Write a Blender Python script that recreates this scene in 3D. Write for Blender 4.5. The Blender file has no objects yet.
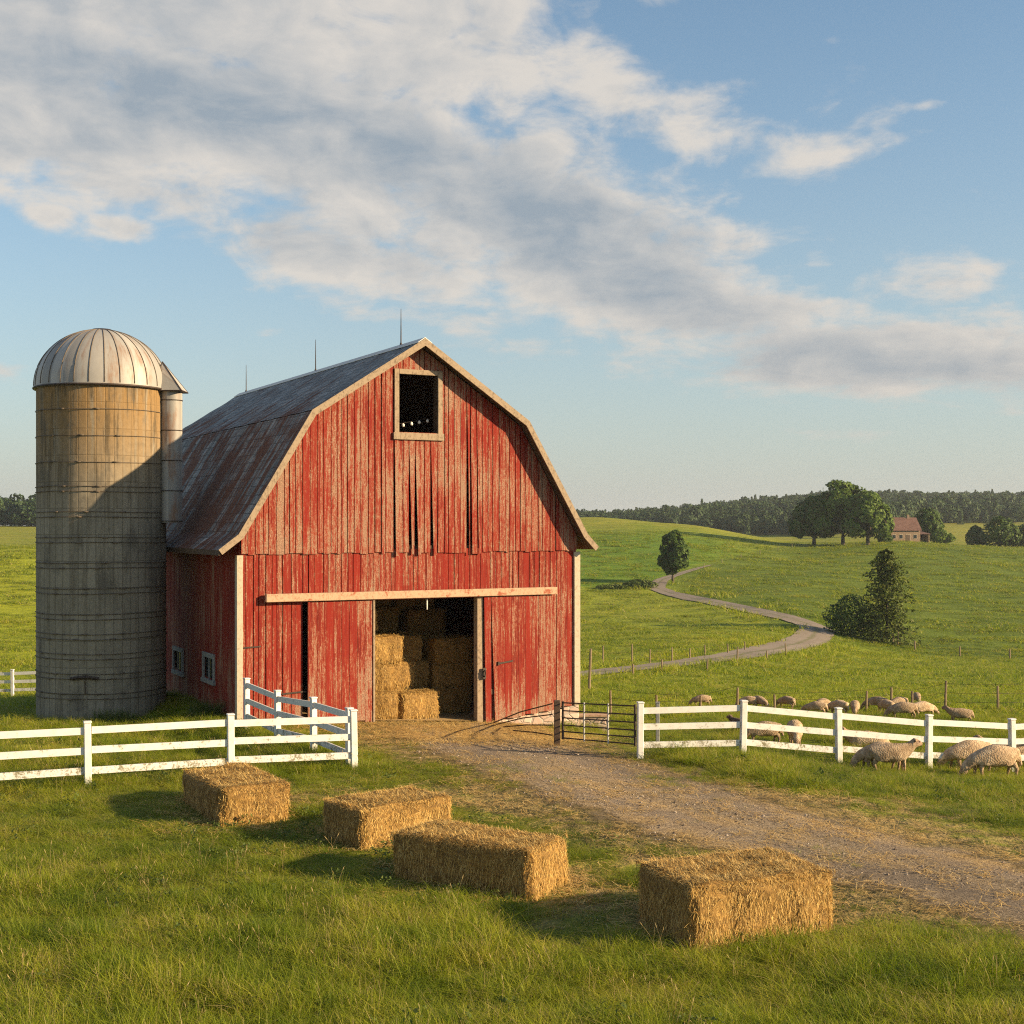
import bpy, bmesh, math, random
import numpy as np
from mathutils import Vector, Matrix, noise as mnoise

rad = math.radians
SC = bpy.context.scene
COL = SC.collection
rng = np.random.default_rng(7)
random.seed(7)

# ------------------------------------------------------------------ camera, sky, sun, exposure
CAMH, F, HY = 5.8, 1333.0, 525.0
cam = bpy.data.cameras.new('camera')
cam.sensor_width = 36.0
cam.lens = F / 1024 * 36.0
cam.shift_y = (HY - 512) / 1024.0
cam.clip_end = 9000
cam.clip_start = 0.1
camo = bpy.data.objects.new('camera', cam)
COL.objects.link(camo)
camo.location = (0, 0, CAMH)
camo.rotation_euler = (rad(90), 0, 0)
SC.camera = camo

SUN_EL = rad(18.5)
SUN_H = Vector((0.970, -0.235, 0)).normalized()      # horizontal direction towards the sun
SUN_DIR = Vector((SUN_H.x * math.cos(SUN_EL), SUN_H.y * math.cos(SUN_EL), math.sin(SUN_EL)))
sun = bpy.data.lights.new('sun', 'SUN')
sun.energy = 5.0
sun.angle = rad(0.6)
sun.color = (1.0, 0.76, 0.45)
suno = bpy.data.objects.new('sun', sun)
COL.objects.link(suno)
suno.location = (60, -20, 40)
suno.rotation_euler = (-SUN_DIR).to_track_quat('-Z', 'Y').to_euler()

SC.view_settings.view_transform = 'Standard'
SC.view_settings.look = 'None'
SC.view_settings.exposure = 1.15
SC.view_settings.gamma = 1.0
SC.render.engine = 'CYCLES'
SC.cycles.max_bounces = 6
SC.cycles.diffuse_bounces = 3
SC.cycles.glossy_bounces = 2
SC.cycles.transmission_bounces = 3
SC.cycles.transparent_max_bounces = 8
SC.cycles.volume_bounces = 0
SC.cycles.use_denoising = False
SC.cycles.filter_width = 1.15
SC.cycles.sample_clamp_indirect = 4.0


# ------------------------------------------------------------------ node helper
class G:
    def __init__(s, tree):
        s.t = tree

    def n(s, typ, props=None, ins=None):
        nd = s.t.nodes.new(typ)
        for k, v in (props or {}).items():
            setattr(nd, k, v)
        for k, v in (ins or {}).items():
            sk = nd.inputs[k]
            if isinstance(v, bpy.types.NodeSocket):
                s.t.links.new(v, sk)
            else:
                if sk.type == 'RGBA' and hasattr(v, '__len__') and len(v) == 3:
                    v = (*v, 1)
                sk.default_value = v
        return nd

    def m(s, op, a, b=None, c=None, clamp=False):
        ins = {0: a}
        if b is not None: ins[1] = b
        if c is not None: ins[2] = c
        return s.n('ShaderNodeMath', {'operation': op, 'use_clamp': clamp}, ins).outputs[0]

    def mix(s, f, a, b, blend='MIX'):
        return s.n('ShaderNodeMix', {'data_type': 'RGBA', 'blend_type': blend}, {0: f, 6: a, 7: b}).outputs[2]

    def ramp(s, f, stops, interp='LINEAR'):
        nd = s.n('ShaderNodeValToRGB', None, {0: f})
        cr = nd.color_ramp
        cr.interpolation = interp
        while len(cr.elements) < len(stops):
            cr.elements.new(0.5)
        for e, (p, c) in zip(cr.elements, stops):
            e.position = p
            e.color = (c, c, c, 1) if isinstance(c, (int, float)) else (*c, 1)
        return nd.outputs[0]

    def step(s, x, a, b):
        return s.n('ShaderNodeMapRange', {'interpolation_type': 'SMOOTHSTEP'}, {0: x, 1: a, 2: b, 3: 0.0, 4: 1.0}).outputs[0]

    def lin(s, x, a, b, c, d):
        return s.n('ShaderNodeMapRange', None, {0: x, 1: a, 2: b, 3: c, 4: d}).outputs[0]

    def noise(s, vec, scale, detail=4, rough=0.55, dist=0.0):
        return s.n('ShaderNodeTexNoise', None, {'Vector': vec, 'Scale': scale, 'Detail': detail, 'Roughness': rough, 'Distortion': dist}).outputs[0]

    def scale(s, vec, sc):
        return s.n('ShaderNodeVectorMath', {'operation': 'MULTIPLY'}, {0: vec, 1: sc}).outputs[0]

    def add(s, a, b):
        return s.n('ShaderNodeVectorMath', {'operation': 'ADD'}, {0: a, 1: b}).outputs[0]

    def sep(s, v):
        return s.n('ShaderNodeSeparateXYZ', None, {0: v}).outputs

    def comb(s, x, y, z):
        return s.n('ShaderNodeCombineXYZ', None, {0: x, 1: y, 2: z}).outputs[0]

    def attr(s, name, out='Fac'):
        return s.n('ShaderNodeAttribute', {'attribute_name': name}).outputs[out]

    def pos(s):
        return s.n('ShaderNodeNewGeometry').outputs['Position']

    def obj(s):
        return s.n('ShaderNodeTexCoord').outputs['Object']

    def rnd(s):
        return s.n('ShaderNodeObjectInfo').outputs['Random']

    def bump(s, h, strength=0.3, dist=0.02):
        return s.n('ShaderNodeBump', None, {'Height': h, 'Strength': strength, 'Distance': dist}).outputs[0]


def new_mat(name):
    m = bpy.data.materials.new(name)
    m.use_nodes = True
    m.node_tree.nodes.clear()
    g = G(m.node_tree)
    out = g.n('ShaderNodeOutputMaterial')
    return m, g, out


def finish(g, out, col, rough=0.8, normal=None, spec=0.3, metal=0.0, transl=0.0, tcol=None):
    ins = {'Base Color': col, 'Roughness': rough, 'Specular IOR Level': spec, 'Metallic': metal}
    if normal is not None:
        ins['Normal'] = normal
    sh = g.n('ShaderNodeBsdfPrincipled', None, ins).outputs[0]
    if transl > 0:
        tr = g.n('ShaderNodeBsdfTranslucent', None, {'Color': tcol if tcol is not None else col}).outputs[0]
        sh = g.n('ShaderNodeMixShader', None, {0: transl, 1: sh, 2: tr}).outputs[0]
    g.t.links.new(sh, out.inputs[0])
    return sh


# ------------------------------------------------------------------ sky with clouds
def build_world():
    w = bpy.data.worlds.new('World')
    SC.world = w
    w.use_nodes = True
    t = w.node_tree
    t.nodes.clear()
    g = G(t)
    out = g.n('ShaderNodeOutputWorld')
    sky = g.n('ShaderNodeTexSky', {'sky_type': 'NISHITA', 'sun_disc': False, 'sun_elevation': SUN_EL,
                                   'sun_rotation': math.atan2(SUN_DIR.x, SUN_DIR.y), 'altitude': 200,
                                   'air_density': 1.0, 'dust_density': 0.8, 'ozone_density': 2.0})
    d = g.n('ShaderNodeTexCoord').outputs['Generated']
    x, y, z = g.sep(d)
    az = g.m('ARCTAN2', x, y)
    el = g.m('ARCSINE', z)
    U = g.m('MULTIPLY_ADD', az, 1333.0, 512.0)          # direction in thousandths of a turn-like units
    V = g.m('MULTIPLY_ADD', el, -1333.0, 525.0)
    # perspective cloud-layer coordinates
    zz = g.m('ADD', g.m('MAXIMUM', z, 0.0), 0.16)
    P = g.comb(g.m('DIVIDE', x, zz), g.m('DIVIDE', y, zz), 0.0)
    P = g.add(P, (3.1, 1.7, 0.0))

    def fbm(off, detail=7):
        p = g.add(P, off)
        warp = g.noise(p, 1.6, 2, 0.5)
        p2 = g.add(p, g.comb(g.m('MULTIPLY', warp, 0.55), g.m('MULTIPLY', warp, -0.3), 0))
        big = g.noise(p2, 2.2, detail, 0.56)
        return big
    n0 = fbm((0, 0, 0))
    n1 = fbm((0.10, 0.03, 0))
    A2 = g.comb(az, g.m('MULTIPLY', el, 1.7), 0.0)
    puff = g.noise(A2, 17.0, 8, 0.60, 0.4)
    fine = g.m('ADD', g.m('MULTIPLY', g.noise(P, 9.0, 5, 0.6), 0.35), g.m('MULTIPLY', puff, 0.65))
    puff1 = g.noise(g.add(A2, (0.012, 0.010, 0.0)), 17.0, 8, 0.60, 0.4)

    blobs = [  # cx, cy, rx, ry, angle(deg, screen), weight
        (150, 20, 440, 130, 5, 1.0), (300, 150, 420, 90, 12, 1.0), (440, 40, 150, 120, 0, 0.85),
        (560, 230, 230, 95, 22, 1.0), (500, 100, 110, 70, 10, .66), (640, 300, 220, 48, 12, 0.95), (60, 150, 330, 80, 6, 1.0), (350, 270, 200, 40, 12, .75),
        (880, 362, 260, 46, 3, 1.0), (780, 320, 160, 34, 8, 0.75), (920, 296, 120, 34, -4, 0.62),
        (820, 165, 90, 44, -10, 0.62), (695, 135, 85, 50, 14, 0.62), (600, 100, 110, 55, 20, 0.72), (720, 260, 70, 60, 30, .6),
        (64, 237, 36, 15, 0, 0.78), (132, 244, 40, 17, 4, 0.84), (0, 232, 30, 24, 0, 0.55), (655, 22, 50, 30, 10, 0.52),
        (725, 15, 75, 26, 0, 0.58), (820, 12, 40, 14, 0, .40), (822, 71, 26, 9, 0, .45), (915, 135, 26, 8, 0, .42), (912, 158, 30, 8, 0, .40),
        (20, 385, 60, 30, 0, 0.5), (430, 318, 150, 28, 8, 0.62), (845, 440, 60, 12, 0, 0.42), (220, 246, 50, 18, 0, 0.5), (270, 336, 40, 10, 0, 0.40), (540, 345, 120, 22, 4, .55), (810, 268, 22, 14, 0, .42),
    ]
    mask = None
    for cx, cy, rx, ry, a, wgt in blobs:
        ca, sa = math.cos(rad(a)), math.sin(rad(a))
        dx = g.m('SUBTRACT', U, float(cx)); dy = g.m('SUBTRACT', V, float(cy))
        p = g.m('ADD', g.m('MULTIPLY', dx, ca / rx), g.m('MULTIPLY', dy, sa / rx))
        q = g.m('ADD', g.m('MULTIPLY', dx, -sa / ry), g.m('MULTIPLY', dy, ca / ry))
        r2 = g.m('ADD', g.m('MULTIPLY', p, p), g.m('MULTIPLY', q, q))
        e = g.m('MULTIPLY', g.m('EXPONENT', g.m('MULTIPLY', r2, -0.9)), wgt)
        mask = e if mask is None else g.m('MAXIMUM', mask, e)
    # outside the field in front: an ordinary scattered cover, so that light and side views stay plausible
    away = g.step(g.m('ABSOLUTE', az), 0.5, 0.8)
    mask = g.m('MAXIMUM', mask, g.m('MULTIPLY', away, 0.42))
    dens_in = g.m('ADD', g.m('MULTIPLY', g.m('SUBTRACT', n0, 0.5), 1.0), g.m('MULTIPLY', g.m('SUBTRACT', fine, 0.5), 1.55))
    dens = g.m('ADD', mask, dens_in)
    cover = g.step(dens, 0.31, 0.76)
    cover = g.m('MULTIPLY', cover, g.step(el, 0.02, 0.09))
    cover = g.m('MULTIPLY', cover, 0.93)
    thick = g.step(dens, 0.50, 1.15)
    shade = None
    for cx, cy, rx, ry, a, wgt in [(150, 112, 330, 34, 8, 1.0), (470, 190, 260, 50, 18, 1.0), (640, 285, 190, 42, 20, .9), (300, 235, 240, 22, 9, .7), (900, 378, 210, 20, 3, 1.0), (60, 40, 200, 30, 0, .5)]:
        ca, sa = math.cos(rad(a)), math.sin(rad(a))
        dx = g.m('SUBTRACT', U, float(cx)); dy = g.m('SUBTRACT', V, float(cy))
        p = g.m('ADD', g.m('MULTIPLY', dx, ca / rx), g.m('MULTIPLY', dy, sa / rx))
        q = g.m('ADD', g.m('MULTIPLY', dx, -sa / ry), g.m('MULTIPLY', dy, ca / ry))
        e = g.m('MULTIPLY', g.m('EXPONENT', g.m('MULTIPLY', g.m('ADD', g.m('MULTIPLY', p, p), g.m('MULTIPLY', q, q)), -0.9)), wgt)
        shade = e if shade is None else g.m('MAXIMUM', shade, e)
    slope = g.m('ADD', g.m('MULTIPLY', g.m('SUBTRACT', n0, n1), 1.8), g.m('MULTIPLY', g.m('SUBTRACT', puff, puff1), 1.3))
    lit = g.m('ADD', slope, g.m('MULTIPLY', g.m('SUBTRACT', fine, 0.5), 0.8))
    lit = g.m('ADD', lit, g.m('MULTIPLY', g.m('SUBTRACT', 1.0, thick), 0.55))
    lit = g.m('SUBTRACT', g.m('ADD', lit, 0.52), g.m('MULTIPLY', shade, 0.62), clamp=True)
    ccol = g.mix(lit, (0.148, 0.174, 0.200, 1), (0.335, 0.312, 0.284, 1))
    low = g.step(el, 0.22, 0.05)
    ccol = g.mix(g.m('MULTIPLY', low, 0.45), ccol, (0.265, 0.245, 0.225, 1))
    skyc = g.mix(1.0, sky.outputs[0], (0.86, 1.03, 1.03, 1), 'MULTIPLY')
    b1 = g.n('ShaderNodeBackground', None, {0: skyc, 1: 0.074}).outputs[0]
    # thin whitish veil of moist air low over the horizon
    veil = g.m('MULTIPLY', g.m('EXPONENT', g.m('MULTIPLY', g.m('MAXIMUM', el, 0.0), -5.6)), 0.95)
    b0 = g.n('ShaderNodeBackground', None, {0: (0.245, 0.243, 0.230, 1), 1: 1.0}).outputs[0]
    b1 = g.n('ShaderNodeMixShader', None, {0: veil, 1: b1, 2: b0}).outputs[0]
    b2 = g.n('ShaderNodeBackground', None, {0: ccol, 1: 1.0}).outputs[0]
    mx = g.n('ShaderNodeMixShader', None, {0: cover, 1: b1, 2: b2}).outputs[0]
    t.links.new(mx, out.inputs[0])


build_world()


# ------------------------------------------------------------------ object helpers
def tag(o, label=None, cat=None, group=None, kind=None):
    if label: o['label'] = label
    if cat: o['category'] = cat
    if group: o['group'] = group
    if kind: o['kind'] = kind
    return o


def empty(name, loc, rz=0.0, label=None, cat=None, group=None):
    o = bpy.data.objects.new(name, None)
    COL.objects.link(o)
    o.location = loc
    o.rotation_euler = (0, 0, rz)
    o.empty_display_size = 0.3
    return tag(o, label, cat, group)


def copy_tree(o, parent=None):
    c = o.copy()
    COL.objects.link(c)
    if parent is not None:
        c.parent = parent
    for ch in list(o.children):
        copy_tree(ch, c)
    return c


class MB:
    """collects shapes, links them as one mesh object"""
    def __init__(s):
        s.v, s.f, s.a, s.mi = [], [], {}, []

    def add(s, vs, fs, rnd=0.0, mi=0, **at):
        o = len(s.v)
        s.v.extend([tuple(p) for p in vs])
        s.f.extend([tuple(i + o for i in f) for f in fs])
        s.mi.extend([mi] * len(fs))
        at['rnd'] = rnd
        for k, val in at.items():
            L = s.a.setdefault(k, [])
            L.extend([0.0] * (o - len(L)))
            if hasattr(val, '__len__'):
                L.extend(val)
            else:
                L.extend([val] * len(vs))

    def hexa(s, b, t, rnd=0.0, mi=0):
        """b, t: four corners each, same winding"""
        s.add(list(b) + list(t), [(3, 2, 1, 0), (4, 5, 6, 7), (0, 1, 5, 4), (1, 2, 6, 5), (2, 3, 7, 6), (3, 0, 4, 7)], rnd, mi)

    def box(s, lo, hi, rnd=0.0, mi=0, M=None):
        x0, y0, z0 = lo; x1, y1, z1 = hi
        b = [Vector(p) for p in ((x0, y0, z0), (x1, y0, z0), (x1, y1, z0), (x0, y1, z0))]
        t = [Vector(p) for p in ((x0, y0, z1), (x1, y0, z1), (x1, y1, z1), (x0, y1, z1))]
        if M is not None:
            b = [M @ p for p in b]; t = [M @ p for p in t]
        s.hexa(b, t, rnd, mi)

    def cbox(s, lo, hi, c=0.01, rnd=0.0, mi=0, M=None):
        """box with chamfered edges"""
        bm = bmesh.new()
        bmesh.ops.create_cube(bm, size=1.0)
        for v in bm.verts:
            v.co = Vector([lo[i] + (v.co[i] + 0.5) * (hi[i] - lo[i]) for i in range(3)])
        bmesh.ops.bevel(bm, geom=bm.edges[:], offset=c, segments=1, affect='EDGES')
        s.bm(bm, rnd, mi, M)

    def bm(s, bm, rnd=0.0, mi=0, M=None):
        bm.verts.index_update()
        vs = [(M @ v.co) if M is not None else v.co.copy() for v in bm.verts]
        fs = [tuple(v.index for v in f.verts) for f in bm.faces]
        s.add(vs, fs, rnd, mi)
        bm.free()

    def bar(s, p0, p1, w, h, up=(0, 0, 1), rnd=0.0, mi=0):
        """rectangular bar between two points, h along up, w sideways"""
        p0, p1 = Vector(p0), Vector(p1)
        d = (p1 - p0).normalized()
        side = d.cross(Vector(up)).normalized()
        u = side.cross(d).normalized()
        b = [p0 + side * (a * w / 2) + u * (c * h / 2) for a, c in ((-1, -1), (1, -1), (1, 1), (-1, 1))]
        t = [p1 + side * (a * w / 2) + u * (c * h / 2) for a, c in ((-1, -1), (1, -1), (1, 1), (-1, 1))]
        s.hexa(b, t, rnd, mi)

    def tube(s, pts, rs, n=8, rnd=0.0, mi=0, cap=True):
        pts = [Vector(p) for p in pts]
        if not hasattr(rs, '__len__'):
            rs = [rs] * len(pts)
        vs, fs = [], []
        ref = Vector((0, 0, 1))
        for i, p in enumerate(pts):
            d = (pts[min(i + 1, len(pts) - 1)] - pts[max(i - 1, 0)]).normalized()
            r_ = ref if abs(d.dot(ref)) < 0.95 else Vector((1, 0, 0))
            a = d.cross(r_).normalized(); b = d.cross(a).normalized()
            for k in range(n):
                th = 2 * math.pi * k / n
                vs.append(p + (a * math.cos(th) + b * math.sin(th)) * rs[i])
        for i in range(len(pts) - 1):
            for k in range(n):
                k2 = (k + 1) % n
                fs.append((i * n + k, i * n + k2, (i + 1) * n + k2, (i + 1) * n + k))
        if cap:
            fs.append(tuple(range(n - 1, -1, -1)))
            fs.append(tuple((len(pts) - 1) * n + k for k in range(n)))
        s.add(vs, fs, rnd, mi)

    def lathe(s, prof, n=48, rnd=0.0, mi=0, wu=None):
        vs, fs, su, sv = [], [], [], []
        m = len(prof)
        for k in range(n + 1):
            th = 2 * math.pi * k / n
            for r, z in prof:
                vs.append((r * math.cos(th), r * math.sin(th), z))
                su.append(th * (wu or 1.0)); sv.append(z)
        for k in range(n):
            for i in range(m - 1):
                fs.append((k * m + i, (k + 1) * m + i, (k + 1) * m + i + 1, k * m + i + 1))
        s.add(vs, fs, rnd, mi, su=su, sv=sv)

    def build(s, name, mats, parent=None, smooth=False, loc=None):
        me = bpy.data.meshes.new(name)
        me.from_pydata(s.v, [], s.f)
        if not isinstance(mats, (list, tuple)):
            mats = [mats]
        for m in mats:
            me.materials.append(m)
        if len(mats) > 1:
            me.polygons.foreach_set('material_index', s.mi)
        for k, val in s.a.items():
            val = val + [0.0] * (len(s.v) - len(val))
            at = me.attributes.new(k, 'FLOAT', 'POINT')
            at.data.foreach_set('value', val)
        if smooth:
            me.polygons.foreach_set('use_smooth', [True] * len(me.polygons))
        me.update()
        o = bpy.data.objects.new(name, me)
        COL.objects.link(o)
        if parent is not None:
            o.parent = parent
        if loc is not None:
            o.location = loc
        return o


def np_mesh(name, V, Fq, mat, attrs=None, smooth=False):
    """fast mesh from numpy arrays; Fq (n,3) or (n,4)"""
    me = bpy.data.meshes.new(name)
    n, k = Fq.shape
    me.vertices.add(len(V)); me.vertices.foreach_set('co', V.astype(np.float32).ravel())
    me.loops.add(n * k); me.loops.foreach_set('vertex_index', Fq.astype(np.int32).ravel())
    me.polygons.add(n)
    me.polygons.foreach_set('loop_start', np.arange(0, n * k, k, dtype=np.int32))
    me.polygons.foreach_set('loop_total', np.full(n, k, dtype=np.int32))
    if smooth:
        me.polygons.foreach_set('use_smooth', np.ones(n, dtype=bool))
    for a, val in (attrs or {}).items():
        at = me.attributes.new(a, 'FLOAT', 'POINT')
        at.data.foreach_set('value', val.astype(np.float32))
    me.update(calc_edges=True)
    me.validate()
    if mat is not None:
        me.materials.append(mat)
    return me


def link(name, me, parent=None, loc=None):
    o = bpy.data.objects.new(name, me)
    COL.objects.link(o)
    if parent is not None: o.parent = parent
    if loc is not None: o.location = loc
    return o


# ------------------------------------------------------------------ terrain
BARN_A = np.array((-8.06, 39.5))
TH = rad(28.0)
UX = np.array((math.cos(TH), math.sin(TH)))       # along the facade
UY = np.array((-math.sin(TH), math.cos(TH)))      # along the barn's length
BW, BL = 11.55, 19.2


def barn_local(X, Y):
    dx, dy = X - BARN_A[0], Y - BARN_A[1]
    return dx * UX[0] + dy * UX[1], dx * UY[0] + dy * UY[1]


def zfloor(lx):
    return -0.03 - 0.072 * np.clip(lx, -1, 9) - 0.16 * np.clip(lx - 9, 0, 4)


CP = []   # (u, logY, z)


def cz(px, Y, z):
    CP.append(((px - 512) / F, math.log(Y), z))


def cy(px, *pairs):
    for py, Y in pairs:
        cz(px, Y, CAMH - (py - HY) * Y / F)


for px in (-1400, -500, 0, 270, 512, 760, 1024, 1500, 2400):
    for Y in (5, 9, 14, 21, 28, 33):
        cz(px, Y, {(760, 33): -0.12, (1024, 28): -0.30, (1024, 33): -0.66, (1500, 28): -0.6, (1500, 33): -1.0, (1500, 21): -.2, (2400, 28): -.8, (2400, 33): -1.2, (2400, 21): -.3}.get((px, Y), 0.0))
for px in (-1400, -500):
    for Y, z in ((42, -0.2), (70, -3), (110, -6), (150, -7), (210, -6), (310, 0.5), (420, 0), (650, 4.8), (1000, 6), (1700, 0), (3000, -20)):
        cz(px, Y, z)
cy(20, (720, 42), (697, 70), (670, 110), (640, 150), (600, 210), (570, 260), (548, 315), (546, 420), (527, 650))
cz(20, 355, -0.8); cz(20, 800, 5); cz(20, 1700, 0); cz(20, 3000, -20)
for Y, z in ((75, -3.2), (120, -6.5), (200, -8), (300, -4), (450, 4), (700, 4), (1200, 4), (1700, 0), (3000, -20)):
    cz(330, Y, z)
cy(590, (740, 40), (732, 44.8), (704, 60), (675, 95), (650, 140), (630, 190), (610, 235), (590, 283), (570, 325), (550, 375), (530, 440), (517, 490))
cz(590, 620, 5); cz(590, 850, 0); cz(590, 1250, 3); cz(590, 1700, 0); cz(590, 3000, -20)
cy(700, (744, 37.5), (718, 48), (702, 63), (678, 92), (662, 118), (640, 160), (620, 210), (605, 245), (590, 283), (570, 325), (550, 375), (535, 425), (526, 455))
cz(700, 560, 2); cz(700, 800, 1); cz(700, 1250, 10.5); cz(700, 1700, 0); cz(700, 3000, -20)
cy(790, (747, 37.5), (717, 48), (702, 63), (680, 92), (660, 130), (640, 175), (622, 205), (600, 250), (580, 300), (560, 365), (544, 420))
cz(790, 560, -2.5); cz(790, 800, 2); cz(790, 1250, 18.5); cz(790, 1700, 8); cz(790, 3000, -20)
cz(900, 33, -.45); cy(900, (757.5, 37.5), (716, 48), (702, 63), (682, 100), (667, 140), (656, 178), (620, 222), (600, 260), (569, 340), (541, 428))
cy(850, (600, 258), (570, 332), (543, 425)); cz(900, 530, -2.5); cz(900, 700, 3.5); cz(900, 820, 6.5); cz(900, 1000, 11); cz(900, 1350, 24); cz(900, 1700, 14); cz(900, 3000, -20)
cy(1024, (766, 37.5), (716, 48), (702, 63), (684, 100), (668, 140), (657, 178), (625, 222), (603, 260), (574, 335), (549, 410))
cz(1024, 520, -3.0); cz(1024, 700, 3.5); cz(1024, 820, 7); cz(1024, 1000, 11); cz(1024, 1350, 22); cz(1024, 1700, 14); cz(1024, 3000, -20)
for px in (1500, 2400):
    for Y, z in ((48, -1), (63, -2.5), (100, -6), (140, -9), (178, -11), (260, -9), (400, -4), (520, -3), (820, 7), (1300, 22), (1700, 12), (3000, -20)):
        cz(px, Y, z)
CP = np.array(CP)
US = 3.0   # relative weight of the sideways axis


def tps_k(r2):
    return np.where(r2 > 1e-12, 0.5 * r2 * np.log(np.maximum(r2, 1e-12)), 0.0)


def tps_fit():
    P = np.c_[CP[:, 0] * US, CP[:, 1]]
    n = len(P)
    r2 = ((P[:, None] - P[None]) ** 2).sum(-1)
    K = tps_k(r2) + np.eye(n) * 2e-3
    A = np.zeros((n + 3, n + 3))
    A[:n, :n] = K
    A[:n, n] = 1; A[:n, n + 1:] = P
    A[n, :n] = 1; A[n + 1:, :n] = P.T
    b = np.zeros(n + 3); b[:n] = CP[:, 2]
    return P, np.linalg.solve(A, b)


TP, TW = tps_fit()


def vnoise(x, y, s, seed=0):
    """cheap smooth value noise, numpy"""
    x = x / s + seed * 17.3; y = y / s + seed * 9.1
    xi, yi = np.floor(x), np.floor(y)
    fx, fy = x - xi, y - yi
    fx = fx * fx * (3 - 2 * fx); fy = fy * fy * (3 - 2 * fy)

    def h(a, b):
        v = np.sin(a * 127.1 + b * 311.7 + seed * 3.7) * 43758.5453
        return v - np.floor(v)
    return (h(xi, yi) * (1 - fx) + h(xi + 1, yi) * fx) * (1 - fy) + (h(xi, yi + 1) * (1 - fx) + h(xi + 1, yi + 1) * fx) * fy


def sstep(x, a, b):
    t = np.clip((x - a) / (b - a), 0, 1)
    return t * t * (3 - 2 * t)


def zt(X, Y):
    X = np.atleast_1d(np.asarray(X, float)); Y = np.atleast_1d(np.asarray(Y, float))
    Yc = np.maximum(Y, 5.0)
    P = np.c_[np.clip(X / Yc, -1.5, 1.5) * US, np.log(Yc)]
    out = np.empty(len(P))
    n = len(TP)
    for i in range(0, len(P), 20000):
        q = P[i:i + 20000]
        r2 = ((q[:, None] - TP[None]) ** 2).sum(-1)
        out[i:i + 20000] = tps_k(r2) @ TW[:n] + TW[n] + q @ TW[n + 1:]
    # lie of the pasture: soft undulation growing with distance
    amp = 0.05 + 0.25 * sstep(Y, 60, 200) + 0.9 * sstep(Y, 500, 900)
    out += amp * (vnoise(X, Y, 9 + 0.0 * Y, 1) - 0.5) * sstep(Y, 36, 60) + 0.10 * (vnoise(X, Y, 2.3, 2) - 0.5) * (1 - sstep(Y, 30, 50)) * 0.6
    # level yard under the barn and silo
    lx, ly = barn_local(X, Y)
    d = np.maximum(np.maximum(-0.3 - lx, lx - BW - 0.6), np.maximum(-1.0 - ly, ly - 7.0))
    w = 1 - sstep(d, 0, 2.6)
    out = out * (1 - w) + zfloor(lx) * w
    return out


def hit(px, py):
    """ground point seen at a given bearing and dip from the eye height"""
    Y = np.exp(np.linspace(math.log(8), math.log(1600), 3000))
    X = (px - 512) / F * Y
    z = CAMH - (py - HY) * Y / F
    below = np.nonzero(z <= zt(X, Y))[0]
    i = below[0] if len(below) else len(Y) - 1
    return Vector((X[i], Y[i], zt(X[i], Y[i])[0]))


def gz(x, y):
    return float(zt(x, y)[0])


# driveway outline (yard gravel from the barn door out to the right)
far_px = [(506, 722), (548, 739), (600, 754), (680, 775), (780, 801), (880, 830), (960, 849), (1060, 872), (1250, 915), (1500, 970)]
near_px = [(376, 727), (412, 749), (470, 772), (555, 806), (650, 838), (760, 864), (860, 890), (960, 918), (1060, 948), (1250, 1010)]
DF = np.array([hit(*p)[:2] for p in far_px])
DN = np.array([hit(*p)[:2] for p in near_px])


def resample(P, n):
    t = np.r_[0, np.cumsum(np.linalg.norm(np.diff(P, axis=0), axis=1))]
    q = np.linspace(0, t[-1], n)
    out = np.c_[np.interp(q, t, P[:, 0]), np.interp(q, t, P[:, 1])]
    for _ in range(3):
        out[1:-1] = 0.25 * out[:-2] + 0.5 * out[1:-1] + 0.25 * out[2:]
    return out


DFr, DNr = resample(DF, 90), resample(DN, 90)
DPOLY = np.r_[DFr, DNr[::-1]]


def poly_sd(X, Y, P):
    """signed distance to a polygon, negative inside"""
    d2 = np.full(X.shape, 1e18); inside = np.zeros(X.shape, bool)
    n = len(P)
    for i in range(n):
        a, b = P[i], P[(i + 1) % n]
        e = b - a
        wx, wy = X - a[0], Y - a[1]
        t = np.clip((wx * e[0] + wy * e[1]) / (e @ e + 1e-12), 0, 1)
        d2 = np.minimum(d2, (wx - t * e[0]) ** 2 + (wy - t * e[1]) ** 2)
        c = (a[1] > Y) != (b[1] > Y)
        xi = a[0] + (Y - a[1]) / (e[1] if abs(e[1]) > 1e-9 else 1e-9) * e[0]
        inside ^= c & (X < xi)
    d = np.sqrt(d2)
    return np.where(inside, -d, d)


# far lane
lane_px = [(560, 678), (600, 673), (650, 668), (700, 662), (745, 655), (785, 647), (812, 638), (818, 629), (800, 622), (765, 613), (720, 604), (680, 596), (655, 588), (662, 580), (690, 571), (716, 564.5)]
LANE = np.array([hit(*p)[:2] for p in lane_px])
print('lane', [(round(a), round(b)) for a, b in LANE])
# field outlines (ground areas of different crop)


def thin_yard(X, Y):
    px = 512 + F * X / np.maximum(Y, 1)
    n = .6 * vnoise(X, Y, 2.6, 9) + .4 * vnoise(X, Y, .9, 19)
    sd = poly_sd(X, Y, DPOLY)
    near = 1 - sstep(sd, 1.0, 7.0)
    return sstep(n + .22 * near, .50, .68) * sstep(Y, 17.5, 20) * (1 - sstep(Y, 28.5, 30.5)) * sstep(px, 120, 300)


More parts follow.
